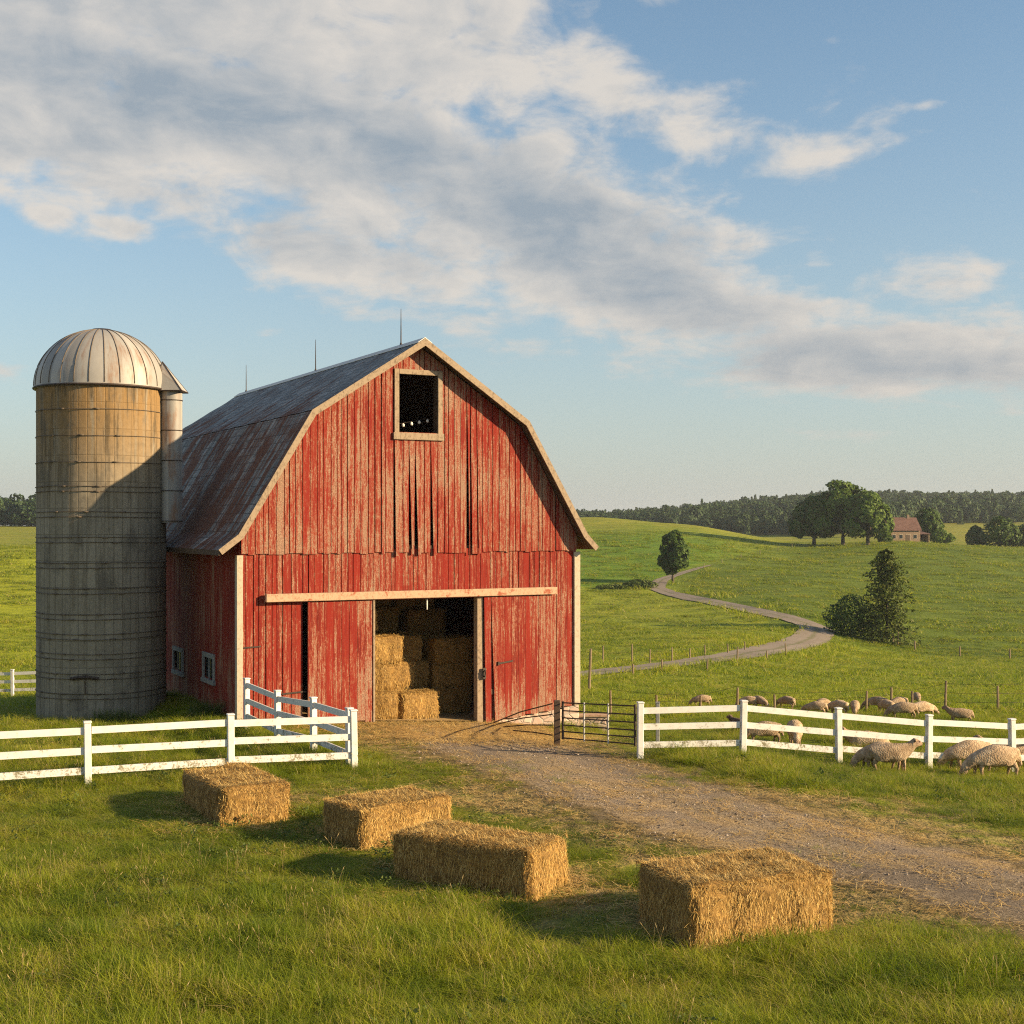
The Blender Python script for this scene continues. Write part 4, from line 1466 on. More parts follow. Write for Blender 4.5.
# ------------------------------------------------------------------ hay bales
def bale_mesh(L, W, H, seed, nfib, name='hay_bale'):
    """compressed rectangular bale centred on x, y, standing on z=0, with its surface straws"""
    r = np.random.default_rng(seed)
    bm = bmesh.new()
    bmesh.ops.create_cube(bm, size=1.0)
    bmesh.ops.subdivide_edges(bm, edges=bm.edges[:], cuts=25, use_grid_fill=True)
    n0 = seed * 3.1
    for v in bm.verts:
        c = v.co.copy()
        e = sorted([abs(c.x), abs(c.y), abs(c.z)])
        p = Vector((c.x * L, c.y * W, (c.z + .5) * H))
        # rounded arrises
        k = 0.0
        cr = Vector((c.x, c.y, c.z))
        ax = [abs(c.x) > .499, abs(c.y) > .499, abs(c.z) > .499]
        d = [(0.5 - abs(c.x)) * L, (0.5 - abs(c.y)) * W, (0.5 - abs(c.z)) * H]
        near = sorted(d)[1]
        rr = .17
        if near < rr:
            s_ = (rr - near) / rr
            q = Vector((c.x * L, c.y * W, c.z * H)).normalized()
            p -= Vector((q.x, q.y, q.z * (1 if c.z > 0 else .2))) * (.085 * s_ * s_)
        nz = mnoise.noise_vector(Vector((p.x * 2.1 + n0, p.y * 2.1, p.z * 1.6))) * .055 + mnoise.noise_vector(Vector((p.x * 8, p.y * 8 + n0, p.z * 5))) * .026
        # pressed flakes: upright bands along the length
        if ax[1] or ax[2]:
            g_ = mnoise.noise(Vector((p.x * 4.6 + n0 * 2, .3, n0))) * .034
        else:
            g_ = mnoise.noise(Vector((p.y * 4.6 + n0 * 2, 4.3, n0))) * .030
        nn = Vector((c.x if ax[0] else 0, c.y if ax[1] else 0, c.z if ax[2] else 0))
        p += nz + nn * g_ * 1.6
        p.z = max(p.z, -.05)
        v.co = p
    V = np.array([v.co[:] for v in bm.verts]); Fq = np.array([[v.index for v in f.verts] for f in bm.faces])
    bm.free()
    rn = r.uniform(-.10, .22, len(V))
    # straws
    per = np.array([W * H, W * H, L * H, L * H, L * W * 1.6]); 
    face = r.choice(5, nfib, p=per / per.sum())
    u, w = r.uniform(-.5, .5, nfib), r.uniform(-.5, .5, nfib)
    P = np.zeros((nfib, 3)); Nn = np.zeros((nfib, 3)); T = np.zeros((nfib, 3))
    for f in range(5):
        i = face == f
        a = r.normal(0, .42, i.sum())
        if f < 2:
            sg = 1 if f == 0 else -1
            P[i] = np.c_[np.full(i.sum(), sg * L / 2), u[i] * W, (w[i] + .5) * H]; Nn[i] = (sg, 0, 0)
            T[i] = np.c_[np.zeros(i.sum()), np.sin(a), np.cos(a)]
        elif f < 4:
            sg = 1 if f == 2 else -1
            P[i] = np.c_[u[i] * L, np.full(i.sum(), sg * W / 2), (w[i] + .5) * H]; Nn[i] = (0, sg, 0)
            T[i] = np.c_[np.sin(a), np.zeros(i.sum()), np.cos(a)]
        else:
            P[i] = np.c_[u[i] * L, w[i] * W, np.full(i.sum(), H)]; Nn[i] = (0, 0, 1)
            a = r.uniform(0, 6.28, i.sum())
            T[i] = np.c_[np.cos(a), np.sin(a), np.zeros(i.sum())]
    T *= np.sign(r.uniform(-1, 1, nfib))[:, None]
    ln = r.uniform(.05, .20, nfib); wd = r.uniform(.0032, .0078, nfib)
    tilt = np.abs(r.normal(0, .21, nfib)) + (face == 4) * np.abs(r.normal(0, .30, nfib))
    D = T * np.cos(tilt)[:, None] + Nn * np.sin(tilt)[:, None]
    S = np.cross(D, Nn); S /= np.linalg.norm(S, axis=1)[:, None] + 1e-9
    base = P - Nn * .012 - D * (ln * .25)[:, None]
    droop = np.c_[np.zeros(nfib), np.zeros(nfib), -r.uniform(0, .06, nfib)]
    mid = base + D * (ln * .5)[:, None] + Nn * .006
    tip = base + D * ln[:, None] + droop * (ln / .2)[:, None]
    k = wd[:, None] / 2
    from mathutils.bvhtree import BVHTree
    tree_ = BVHTree.FromPolygons([tuple(v) for v in V], [tuple(f) for f in Fq])
    mv = np.zeros((nfib, 3))
    for q_ in range(nfib):
        p_ = P[q_]
        inner = np.array((np.clip(p_[0], -L / 2 + .03, L / 2 - .03), np.clip(p_[1], -W / 2 + .03, W / 2 - .03), np.clip(p_[2], .02, H - .03)))
        n_ = Vector(Nn[q_])
        h_ = tree_.ray_cast(Vector(inner) + n_ * .6, -n_)
        if h_[0] is not None:
            mv[q_] = np.array(h_[0]) - p_
    base, mid, tip = base + mv, mid + mv, tip + mv
    sidef = face < 4
    topz = (P + mv)[:, 2] + .0
    for q_ in (base, mid, tip):
        q_[sidef, 2] = np.minimum(q_[sidef, 2], H - .01)
    SV = np.stack([base - S * k, base + S * k, mid + S * k, mid - S * k, tip + S * k * .6, tip - S * k * .6], 1).reshape(-1, 3)
    o = len(V) + 6 * np.arange(nfib)[:, None]
    SF = np.r_[o + np.array([[0, 1, 2, 3]]), o + np.array([[3, 2, 4, 5]])]
    rs = np.repeat(np.clip(r.normal(.54, .27, nfib) + .10 * (face == 4), 0, 1), 6)
    return np_mesh(name, np.r_[V, SV], np.r_[Fq, SF], M_HAY, {'rnd': np.r_[rn, rs]})


def place_bale(me, loc, rz, label, group):
    o = link('hay_bale', me, None, loc)
    o.rotation_euler = (0, 0, rz)
    return tag(o, label, 'hay bale', group)


def corner_bale(px, py, L, W, H, rz, seed, nf, label):
    """bale whose nearest bottom corner stands at that ground point; long side along rz"""
    c = hit(px, py)
    ux, uy = Vector((math.cos(rz), math.sin(rz), 0)), Vector((-math.sin(rz), math.cos(rz), 0))
    best = None
    # the corner nearest the eye is the one with the smallest y
    cs = [ux * (a * L / 2) + uy * (b * W / 2) for a in (-1, 1) for b in (-1, 1)]
    k = min(cs, key=lambda q: q.y)
    ctr = c - k
    z = gz(ctr.x, ctr.y) - .02
    BALES.append((ctr.x, ctr.y, L, W, rz))
    return place_bale(bale_mesh(L, W, H, seed, nf), (ctr.x, ctr.y, z), rz, label, 'hay bales lying on the grass')


BALES = []
corner_bale(221, 828, 2.60, 1.40, .75, rad(-60), 11, 26000, 'smallest hay bale, close in front of the left white fence')
corner_bale(361, 852, 1.98, 1.36, .76, rad(38), 12, 26000, 'hay bale near the driveway in front of the fence corner post')
corner_bale(531, 904, 2.62, 1.25, .80, rad(-30), 13, 34000, 'long hay bale showing its shaded long side, between two other bales')
corner_bale(692, 953, 2.36, 1.60, .90, rad(23), 14, 42000, 'large sunlit hay bale nearest the viewer beside the driveway')

# the stack inside the barn: (local x, y, level z above floor, turn, seed index, label)
_pro = [bale_mesh(1.45, .95, .84, 30 + k, 9000) for k in range(4)]
stackd = [
    (4.75, 0.95, 0, 86, 'sunlit hay bale at the bottom left of the stack inside the doorway'),
    (5.10, 1.75, 0, 4, 'hay bale on the floor behind the front left bale in the barn'),
    (5.95, 0.85, 0, 10, 'low sunlit hay bale sitting alone on the floor in the doorway'),
    (4.70, 1.25, 1, 84, 'sunlit hay bale on the second tier at the left door edge'),
    (5.55, 1.85, 1, 6, 'sunlit hay bale on the second tier above the lone floor bale'),
    (5.00, 1.55, 2, 8, 'sunlit hay bale on the third tier just inside the doorway'),
    (4.30, 1.50, 3, 74, 'topmost sunlit hay bale peeking past the left door edge'),
    (7.90, 2.4, 0, 2, 'shaded hay bale at the bottom right of the doorway'),
    (8.00, 2.5, 1, -4, 'shaded hay bale on the second tier at the right of the doorway'),
    (7.95, 2.45, 2, 5, 'shaded hay bale topping the right hand stack in the doorway'),
    (6.65, 2.9, 0, 84, 'dim hay bale on the floor between the two stacks'),
    (6.65, 2.9, 1, 95, 'dim hay bale on the second tier between the two stacks'),
    (6.55, 3.0, 2, 80, 'dim hay bale on the third tier between the two stacks'),
    (7.75, 4.2, 3, 4, 'dark hay bale on the fourth tier at the back right of the barn'),
    (7.75, 4.2, 2, 0, 'dark hay bale on the third tier at the back right of the barn'),
    (6.10, 4.4, 3, -4, 'dark hay bale on the fourth tier at the back left of the barn'),
    (6.10, 4.4, 2, 2, 'dark hay bale on the third tier at the back left of the barn'),
    (5.9, 4.6, 4, 3, 'dark hay bale on the topmost tier deep in the barn, left'),
    (7.5, 4.6, 4, -3, 'dark hay bale on the topmost tier deep in the barn, right'),
]
# hidden supports of the back row
stackd += [(7.75, 4.2, 0, 0, None), (7.75, 4.2, 1, 0, None), (6.1, 4.4, 0, 0, None), (6.1, 4.4, 1, 0, None), (4.9, 1.9, 1, 0, None)][:4]
for k, (x, y, lv, a, lab) in enumerate(stackd):
    z = float(zfloor(x)) + .06 + lv * .845
    q = barn_pt(x, y, z)
    place_bale(_pro[k % 4], q, TH + rad(a), lab or 'dark hay bale buried at the bottom of the back stack', 'hay bales stacked inside the barn')


def mat_leaf(name, c0, c1, c2, sc=.25, tr=.3):
    m, g, out = new_mat(name)
    b = g.attr('rnd')
    n = g.noise(g.pos(), sc, 4, 0.6)
    k = g.m('ADD', g.m('MULTIPLY', b, 0.5), g.m('MULTIPLY', n, 0.5))
    c = g.ramp(k, [(0.25, c0), (0.5, c1), (0.75, c2)])
    finish(g, out, c, 0.6, None, 0.2, transl=tr)
    return m


M_LEAF = mat_leaf('broad_leaves', (0.049, 0.093, 0.012), (0.093, 0.152, 0.018), (0.142, 0.200, 0.030))
M_LEAF_DARK = mat_leaf('dark_leaves', (0.036, 0.070, 0.012), (0.064, 0.110, 0.017), (0.097, 0.148, 0.026))
M_NEEDLE = mat_leaf('needles', (0.043, 0.066, 0.010), (0.085, 0.113, 0.016), (0.148, 0.161, 0.030), .5)
M_WOODS = mat_leaf('woods_leaves', (0.025, 0.051, 0.018), (0.044, 0.079, 0.025), (0.071, 0.105, 0.036), .02, .25)
M_SHRUB = mat_leaf('shrub_leaves', (0.050, 0.081, 0.016), (0.088, 0.121, 0.024), (0.143, 0.161, 0.040))
M_BARK = mat_plain('bark', (0.050, 0.038, 0.028), (0.11, 0.085, 0.062), 3.0, 0.9)


def leaf_faces(C, Nn, size, r, jit=.8):
    """rhombic leaf sprays at C facing roughly along Nn"""
    n = len(C)
    Nn = Nn + r.normal(0, jit, (n, 3))
    Nn /= np.linalg.norm(Nn, axis=1)[:, None] + 1e-9
    A = np.cross(Nn, r.normal(0, 1, (n, 3))); A /= np.linalg.norm(A, axis=1)[:, None] + 1e-9
    Bv = np.cross(Nn, A)
    s = (size * r.uniform(.55, 1.35, n))[:, None]
    bend = Nn * s * r.uniform(-.25, .25, n)[:, None]
    V = np.stack([C - A * s * .5, C - Bv * s * .32 + bend, C + A * s * .5, C + Bv * s * .32 + bend], 1).reshape(-1, 3)
    Fq = 4 * np.arange(n)[:, None] + np.array([[0, 1, 2, 3]])
    return V, Fq, np.repeat(np.clip(r.normal(.5, .22, n), 0, 1), 4)



# ------------------------------------------------------------------ instanced stuff (grass, straw, stones, far woods)
def scatter(name, P, rot, scl, idx, protos, label, cat):
    """one object that sets out many copies of a few tufts at given points"""
    n = len(P)
    me = bpy.data.meshes.new(name)
    me.vertices.add(n)
    me.vertices.foreach_set('co', P.astype(np.float32).ravel())
    for nm, ty, val, key in (('rot', 'FLOAT_VECTOR', rot, 'vector'), ('scl', 'FLOAT_VECTOR', scl, 'vector'), ('pick', 'INT', idx, 'value')):
        at = me.attributes.new(nm, ty, 'POINT')
        at.data.foreach_set(key, (val.astype(np.int32) if ty == 'INT' else val.astype(np.float32)).ravel())
    o = link(name, me)
    col = bpy.data.collections.new(name + '_kinds')
    for p in protos:
        col.objects.link(p)
    ng = bpy.data.node_groups.new(name, 'GeometryNodeTree')
    ng.interface.new_socket('Geometry', in_out='INPUT', socket_type='NodeSocketGeometry')
    ng.interface.new_socket('Geometry', in_out='OUTPUT', socket_type='NodeSocketGeometry')
    g = G(ng)
    gi, go = g.n('NodeGroupInput'), g.n('NodeGroupOutput')
    ci = g.n('GeometryNodeCollectionInfo')
    ci.inputs['Collection'].default_value = col
    ci.inputs['Separate Children'].default_value = True
    ci.inputs['Reset Children'].default_value = True

    def na(nm, ty):
        nd = g.n('GeometryNodeInputNamedAttribute', {'data_type': ty})
        nd.inputs['Name'].default_value = nm
        return nd.outputs['Attribute']
    iop = g.n('GeometryNodeInstanceOnPoints')
    ng.links.new(gi.outputs[0], iop.inputs['Points'])
    ng.links.new(ci.outputs[0], iop.inputs['Instance'])
    iop.inputs['Pick Instance'].default_value = True
    ng.links.new(na('pick', 'INT'), iop.inputs['Instance Index'])
    ng.links.new(na('rot', 'FLOAT_VECTOR'), iop.inputs['Rotation'])
    ng.links.new(na('scl', 'FLOAT_VECTOR'), iop.inputs['Scale'])
    ng.links.new(iop.outputs[0], go.inputs[0])
    md = o.modifiers.new('scatter', 'NODES')
    md.node_group = ng
    return tag(o, label, cat, kind='stuff')


def proto(name, me):
    return bpy.data.objects.new(name, me)      # not linked to the scene: only its copies are


def mat_grass():
    m, g, out = new_mat('grass_blades')
    p = g.pos()
    r = g.rnd()
    b = g.attr('rnd')
    big = g.noise(p, 0.09, 4, 0.6)
    mid = g.noise(p, 0.7, 4, 0.6)
    k = g.m('ADD', g.m('ADD', g.m('MULTIPLY', big, 0.35), g.m('MULTIPLY', mid, 0.50)), g.m('MULTIPLY', g.m('ADD', r, b), 0.12))
    k = g.m('ADD', g.m('MULTIPLY', g.m('SUBTRACT', k, 0.545), 1.35), 0.525)
    c = g.ramp(k, [(0.33, (0.106, 0.156, 0.010)), (0.47, (0.204, 0.250, 0.014)), (0.60, (0.302, 0.313, 0.022)), (0.74, (0.406, 0.357, 0.040))])
    dry = g.step(g.m('ADD', b, g.m('MULTIPLY', g.m('SUBTRACT', mid, 0.5), 0.7)), 0.80, 0.98)
    c = g.mix(dry, c, (0.40, 0.31, 0.13, 1))
    c2 = g.mix(1.0, c, (1.15, 1.25, 0.55, 1), 'MULTIPLY')
    finish(g, out, c, 0.55, None, 0.25, transl=0.42, tcol=c2)
    return m


def mat_drystalk():
    m, g, out = new_mat('dry_stalks')
    b = g.attr('rnd')
    c = g.mix(b, (0.34, 0.24, 0.10, 1), (0.56, 0.43, 0.21, 1))
    finish(g, out, c, 0.7, None, 0.2, transl=0.25)
    return m


def blades(n, rad_, hmin, hmax, w, lean, seed, seg=3, dryshare=0.0):
    r = np.random.default_rng(seed)
    a = r.uniform(0, 2 * np.pi, n); q = rad_ * np.sqrt(r.uniform(0, 1, n))
    B = np.c_[q * np.cos(a), q * np.sin(a), np.full(n, -.03)]
    h = r.uniform(hmin, hmax, n)
    la = r.uniform(0, 2 * np.pi, n); le = np.abs(r.normal(0, lean, n)) + .05
    D = np.c_[np.cos(la), np.sin(la), np.zeros(n)]
    fa = la + np.pi / 2 + r.normal(0, .6, n)
    S = np.c_[np.cos(fa), np.sin(fa), np.zeros(n)]
    ww = w * r.uniform(.6, 1.3, n)
    V, Fq = [], []
    for k in range(seg + 1):
        t = k / seg
        c = B + D * (h * le * t ** 1.8)[:, None] + np.c_[np.zeros(n), np.zeros(n), h * t * (1 - .25 * le * t)]
        hw = (ww * (1 - .85 * t ** 1.4) / 2)[:, None]
        V += [c - S * hw, c + S * hw]
    V = np.stack(V, 1).reshape(-1, 3)
    o = (2 * (seg + 1)) * np.arange(n)[:, None]
    for k in range(seg):
        Fq.append(o + np.array([[2 * k, 2 * k + 1, 2 * k + 3, 2 * k + 2]]))
    return V, np.concatenate(Fq), np.repeat(r.uniform(0, 1, n), 2 * (seg + 1))


def grass_mask(X, Y):
    """height of the grass (0 where none grows)"""
    sd = poly_sd(X, Y, DPOLY)
    py = HY + F * (CAMH - 0) / Y
    n1, n2 = vnoise(X, Y, 1.7, 5), vnoise(X, Y, 0.6, 6)
    px = 512 + F * X / Y
    h = np.full(X.shape, .145)
    fore = 1 - sstep(Y + 1.6 * (n1 - .5) + np.interp(px, [0, 500, 1024], [-3.0, -.5, .8]), 17.5, 21.5)
    h = h + .17 * fore
    # rank growth along the fences and on the verge across the driveway
    verge = sstep(px, 560, 720) * sstep(Y, 24, 27) * (sd > 1.0)
    h = np.maximum(h, .23 * verge * (1 - sstep(Y, 45, 60)))
    for A, Bp in (((-12.3, 28.35), (-3.74, 31.6)), ((-3.9, 31.95), (-7.6, 38.2)), ((3.26, 33.9), (16.2, 36.9)), ((1.42, 37.2), (3.17, 34.1)), (tuple(BARN_A + UX * 8.3 - UY * .4), tuple(BARN_A + UX * 12 - UY * .4)), ((-16, 41.0), (-8.3, 39.0))):
        A, Bp = np.array(A), np.array(Bp)
        e = Bp - A
        t = np.clip(((X - A[0]) * e[0] + (Y - A[1]) * e[1]) / (e @ e), 0, 1)
        d = np.hypot(X - A[0] - t * e[0], Y - A[1] - t * e[1])
        h = np.maximum(h, .30 * (1 - sstep(d, .1, 1.1)))
    h = np.maximum(h, .24 * sstep(Y, 30.5, 32) * (px < 345) * (Y < 45))
    h *= .30 + .85 * n1 + .60 * vnoise(X, Y, .55, 31)
    # trodden ground by the driveway and round the bales
    worn = 1 - sstep(sd + 2.2 * (n1 - .5) + .9 * (n2 - .5), .2, 2.4)
    h *= 1 - .62 * worn
    near_side = 1 - sstep(px, 900, 1100)
    keep = np.ones(X.shape)
    keep *= 1 - .55 * worn
    keep[sd < .25 * (n2 - .2)] *= .03
    sp = ((n1 > .60) & (n2 > .3)).astype(float)
    keep = np.maximum(keep, .5 * sp * (sd < .2) * (sd > -1.6) * (Y > 24))
    # straw-strewn front of the doorway
    dd = np.hypot(X - DOORC[0], Y - DOORC[1])
    keep *= np.where(dd < 2.2, .12, 1)
    # the yard between the bales is thin and dry in places
    thin = thin_yard(X, Y)
    keep *= 1 - .80 * thin
    h *= 1 - .35 * thin
    lx, ly = barn_local(X, Y)
    keep[(lx > -.05) & (lx < BW + .05) & (ly > -.08) & (ly < BL)] = 0
    keep[np.hypot(X + 13.42, Y - 43.5) < 2.15] = 0
    for bx, by, L, W, rz in BALES:
        dx, dy = X - bx, Y - by
        u = dx * math.cos(rz) + dy * math.sin(rz); v = -dx * math.sin(rz) + dy * math.cos(rz)
        ins = (np.abs(u) < L / 2 - .02) & (np.abs(v) < W / 2 - .02)
        keep[ins] = 0
        rim = (np.abs(u) < L / 2 + .35) & (np.abs(v) < W / 2 + .35)
        h[rim] *= .40
    # lane verge
    ld = np.full(X.shape, 1e9)
    return h, keep


def poly_pts(Y0, Y1, dens, margin=.49):
    """random ground points in the wedge in front, uniform over area"""
    area = margin * (Y1 ** 2 - Y0 ** 2)
    n = int(area * dens)
    Y = np.sqrt(rng.uniform(Y0 ** 2, Y1 ** 2, n))
    X = rng.uniform(-margin, margin, n) * Y
    return X, Y


def build_grass():
    mg = mat_grass()
    pr = []
    for k in range(6):
        V, Fq, rn = blades(46, .20, .45, 1.0, .0, .42, 50 + k)
        V, Fq, rn = blades(64, .20, .40, 1.0, .0080, .42, 50 + k)
        pr.append(proto('grass_tuft.%03d' % k, np_mesh('grass_tuft', V, Fq, mg, {'rnd': rn})))
    for k in range(3):
        V, Fq, rn = blades(40, .5, .45, 1.0, .032, .5, 70 + k, 2)
        pr.append(proto('grass_tuft.1%02d' % k, np_mesh('grass_tuft', V, Fq, mg, {'rnd': rn})))
    Ps, Rs, Ss, Is = [], [], [], []
    for Y0, Y1, dens, far in ((12.5, 21, 34, False), (21, 34, 34, False), (34, 48, 13, False), (48, 90, 1.7, True), (90, 190, .42, True), (190, 430, .060, True)):
        X, Y = poly_pts(Y0, Y1, dens)
        if far:
            h = np.full(X.shape, .26 if Y0 < 90 else (.34 if Y0 < 150 else .55)); keep = np.full(X.shape, 1.0)
            h *= .6 + .8 * vnoise(X, Y, 6.0 if Y0 < 150 else 14, 4)
            d = np.full(X.shape, 1e9)
            for q in LC[::2]:
                d = np.minimum(d, (X - q[0]) ** 2 + (Y - q[1]) ** 2)
            hwp = np.interp(Y, [80, 150, 200, 300], [1.7, 2.3, 2.6, 2.6])
            keep[np.sqrt(d) < hwp + .3] = 0
            h *= 1 + .8 * (np.sqrt(d) < hwp + 3.5)
            lx, ly = barn_local(X, Y)
            keep[(lx > -.3) & (lx < BW + .3) & (ly > -.3) & (ly < BL + .3)] = 0
        else:
            h, keep = grass_mask(X, Y)
        ok = rng.uniform(0, 1, len(X)) < keep
        X, Y, h = X[ok], Y[ok], h[ok]
        n = len(X)
        Z = zt(X, Y)
        Ps.append(np.c_[X, Y, Z - .01])
        Rs.append(np.c_[rng.normal(0, .08, n), rng.normal(0, .08, n), rng.uniform(0, 6.28, n)])
        w = (1.0 if not far else (1.0 if Y0 < 90 else (1.7 if Y0 < 150 else 3.6)))
        hs = h * rng.uniform(.7, 1.3, n)
        wid = np.clip(.65 + hs * 1.6, .7, 1.25) * w * rng.uniform(.85, 1.2, n)
        Ss.append(np.c_[wid, wid, hs])
        Is.append(rng.integers(6, 9, n) if far else rng.integers(0, 6, n))
    P, Rr, Sc, I = map(np.concatenate, (Ps, Rs, Ss, Is))
    print('grass tufts', len(P))
    scatter('grass', P, Rr, Sc, I, pr, 'green grass growing thick in the foreground and across the pasture', 'grass')
    # broad-leaved weeds and clover among the grass
    r = np.random.default_rng(77)
    pw = []
    for k in range(4):
        n = 26 if k < 2 else 60
        a = r.uniform(0, 6.28, n); q = np.abs(r.normal(0, .10 if k < 2 else .16, n))
        C = np.c_[q * np.cos(a), q * np.sin(a), r.uniform(.04, .16 if k < 2 else .09, n)]
        V, Fq, rn = leaf_faces(C, np.c_[np.cos(a) * .5, np.sin(a) * .5, np.ones(n)], .042 if k < 2 else .026, r, .5)
        pw.append(proto('weed_tuft.%03d' % k, np_mesh('weed_tuft', V, Fq, M_SHRUB, {'rnd': rn})))
    X, Y = poly_pts(13, 40, 6.0)
    h, keep = grass_mask(X, Y)
    ok = rng.uniform(0, 1, len(X)) < keep * sstep(vnoise(X, Y, 1.9, 41), .45, .7) * .6 * (poly_sd(X, Y, DPOLY) > .7)
    X, Y = X[ok], Y[ok]; n = len(X)
    sw = rng.uniform(.7, 1.7, n)
    scatter('ground_weeds', np.c_[X, Y, zt(X, Y)], np.c_[rng.normal(0, .1, n), rng.normal(0, .1, n), rng.uniform(0, 6.28, n)], np.c_[sw, sw, sw * 1.1], rng.integers(0, 4, n), pw,
            'broad-leaved weeds and clover growing through the foreground grass', 'weeds')
    # dry seed stalks standing above the grass
    md = mat_drystalk()
    ps = []
    r = random.Random(4)
    for k in range(4):
        m = MB()
        for j in range(3):
            x, y = r.uniform(-.12, .12), r.uniform(-.12, .12)
            a, le, hh = r.uniform(0, 6.28), r.uniform(.1, .55), r.uniform(.6, 1.0)
            pts = [Vector((x + math.cos(a) * le * hh * t ** 2, y + math.sin(a) * le * hh * t ** 2, hh * t * (1 - .2 * le * t))) for t in (0, .35, .7, 1)]
            m.tube(pts, [.0035, .003, .0025, .0015], 4, r.random())
            if r.random() < .75:
                d = (pts[3] - pts[2]).normalized()
                m.tube([pts[3] - d * .02, pts[3] + d * .05, pts[3] + d * .12], [.003, .009, .002], 5, r.random())
        ps.append(proto('seed_stalk.%03d' % k, m.build('seed_stalk', md).data))
        bpy.data.objects.remove([o for o in COL.objects if o.name.startswith('seed_stalk')][0])
    X, Y = poly_pts(13, 34, 1.7)
    h, keep = grass_mask(X, Y)
    keep = keep * np.where(h > .17, .9, .12)
    ok = rng.uniform(0, 1, len(X)) < keep
    X, Y = X[ok], Y[ok]; n = len(X)
    s = rng.uniform(.28, .62, n)
    scatter('seed_stalks', np.c_[X, Y, zt(X, Y)], np.c_[rng.normal(0, .1, n), rng.normal(0, .1, n), rng.uniform(0, 6.28, n)],
            np.c_[s, s, s], rng.integers(0, 4, n), ps, 'thin dry seed stalks standing up out of the foreground grass', 'dry grass')


build_grass()


def build_litter():
    """loose straw on the ground and stones on the driveway"""
    r = np.random.default_rng(5)
    ps = []
    for k in range(4):
        n = 26
        a = r.uniform(0, 6.28, n); L = r.uniform(.06, .22, n)
        D = np.c_[np.cos(a), np.sin(a), r.normal(.05, .12, n)]
        S = np.c_[-np.sin(a), np.cos(a), np.zeros(n)]
        c = np.c_[r.normal(0, .16, n), r.normal(0, .16, n), r.uniform(.005, .03, n)]
        w = r.uniform(.004, .008, n)[:, None] / 2
        p0, p1 = c - D * L[:, None] / 2, c + D * L[:, None] / 2
        V = np.stack([p0 - S * w, p0 + S * w, p1 + S * w, p1 - S * w], 1).reshape(-1, 3)
        Fq = 4 * np.arange(n)[:, None] + np.array([[0, 1, 2, 3]])
        ps.append(proto('straw_wisp.%03d' % k, np_mesh('straw_wisp', V, Fq, M_HAY, {'rnd': np.repeat(r.uniform(.4, 1, n), 4)})))
    X, Y = poly_pts(17, 46, 20)
    sd = poly_sd(X, Y, DPOLY)
    dd = np.hypot(X - DOORC[0], Y - DOORC[1])
    k = 1.6 * (1 - sstep(dd, 2.0, 6.5)) + .16 * thin_yard(X, Y) + .10 * (np.abs(sd) < 1.8) + .02 * (sd < 0)
    for bx, by, L, W, rz in BALES:
        d = np.hypot(X - bx, Y - by)
        k += .55 * (1 - sstep(d, 1.0, 2.6))
    k *= .5 + vnoise(X, Y, .8, 3)
    lx, ly = barn_local(X, Y)
    k[(ly > .2) & (lx > 0) & (lx < BW)] = 0
    k[(ly > -.25) & (lx > -.2) & (lx < BW + .3) & ((lx < 4.4) | (lx > 7.8))] = 0
    ok = r.uniform(0, 1, len(X)) < k
    X, Y = X[ok], Y[ok]; n = len(X)
    scatter('loose_straw', np.c_[X, Y, zt(X, Y) + .02], np.c_[r.normal(0, .05, n), r.normal(0, .05, n), r.uniform(0, 6.28, n)],
            np.c_[r.uniform(.8, 1.5, (n, 1)).repeat(3, 1)], r.integers(0, 4, n), ps, 'loose golden straw strewn before the barn door and round the bales', 'straw')
    # stones
    m, g, out = new_mat('pebble')
    q = g.rnd()
    c = g.ramp(q, [(0.1, (0.12, 0.085, 0.060)), (0.5, (0.25, 0.19, 0.14)), (0.9, (0.40, 0.33, 0.26))])
    finish(g, out, c, 0.85, None, 0.2)
    ps = []
    for k in range(4):
        b = MB()
        bm = bmesh.new(); bmesh.ops.create_icosphere(bm, subdivisions=1, radius=1)
        for v in bm.verts:
            v.co = v.co * (1 + .35 * mnoise.noise(v.co * 1.7 + Vector((k * 5, 0, 0))))
            v.co.z *= .6
        b.bm(bm)
        o = b.build('pebble', m); ps.append(proto('pebble.%03d' % k, o.data)); bpy.data.objects.remove(o)
    X, Y = poly_pts(17, 44, 95)
    sd = poly_sd(X, Y, DPOLY)
    k = (1 - sstep(sd + 1.3 * (vnoise(X, Y, .9, 8) - .5), -.9, .5)) * (.10 + .90 * sstep(vnoise(X, Y, 1.4, 12) + .4 * (vnoise(X, Y, .4, 13) - .5), .35, .75))
    ok = (r.uniform(0, 1, len(X)) < k) & (np.hypot(X - DOORC[0], Y - DOORC[1]) > 2.5)
    X, Y = X[ok], Y[ok]; n = len(X)
    s = np.clip(r.lognormal(-4.55, .45, n), .005, .03)
    print('pebbles', n)
    scatter('gravel_stones', np.c_[X, Y, zt(X, Y) + .022], np.c_[r.normal(0, .3, n), r.normal(0, .3, n), r.uniform(0, 6.28, n)],
            s[:, None].repeat(3, 1) * r.uniform(.8, 1.3, (n, 3)), r.integers(0, 4, n), ps, 'loose gravel stones covering the driveway', 'gravel')


build_litter()


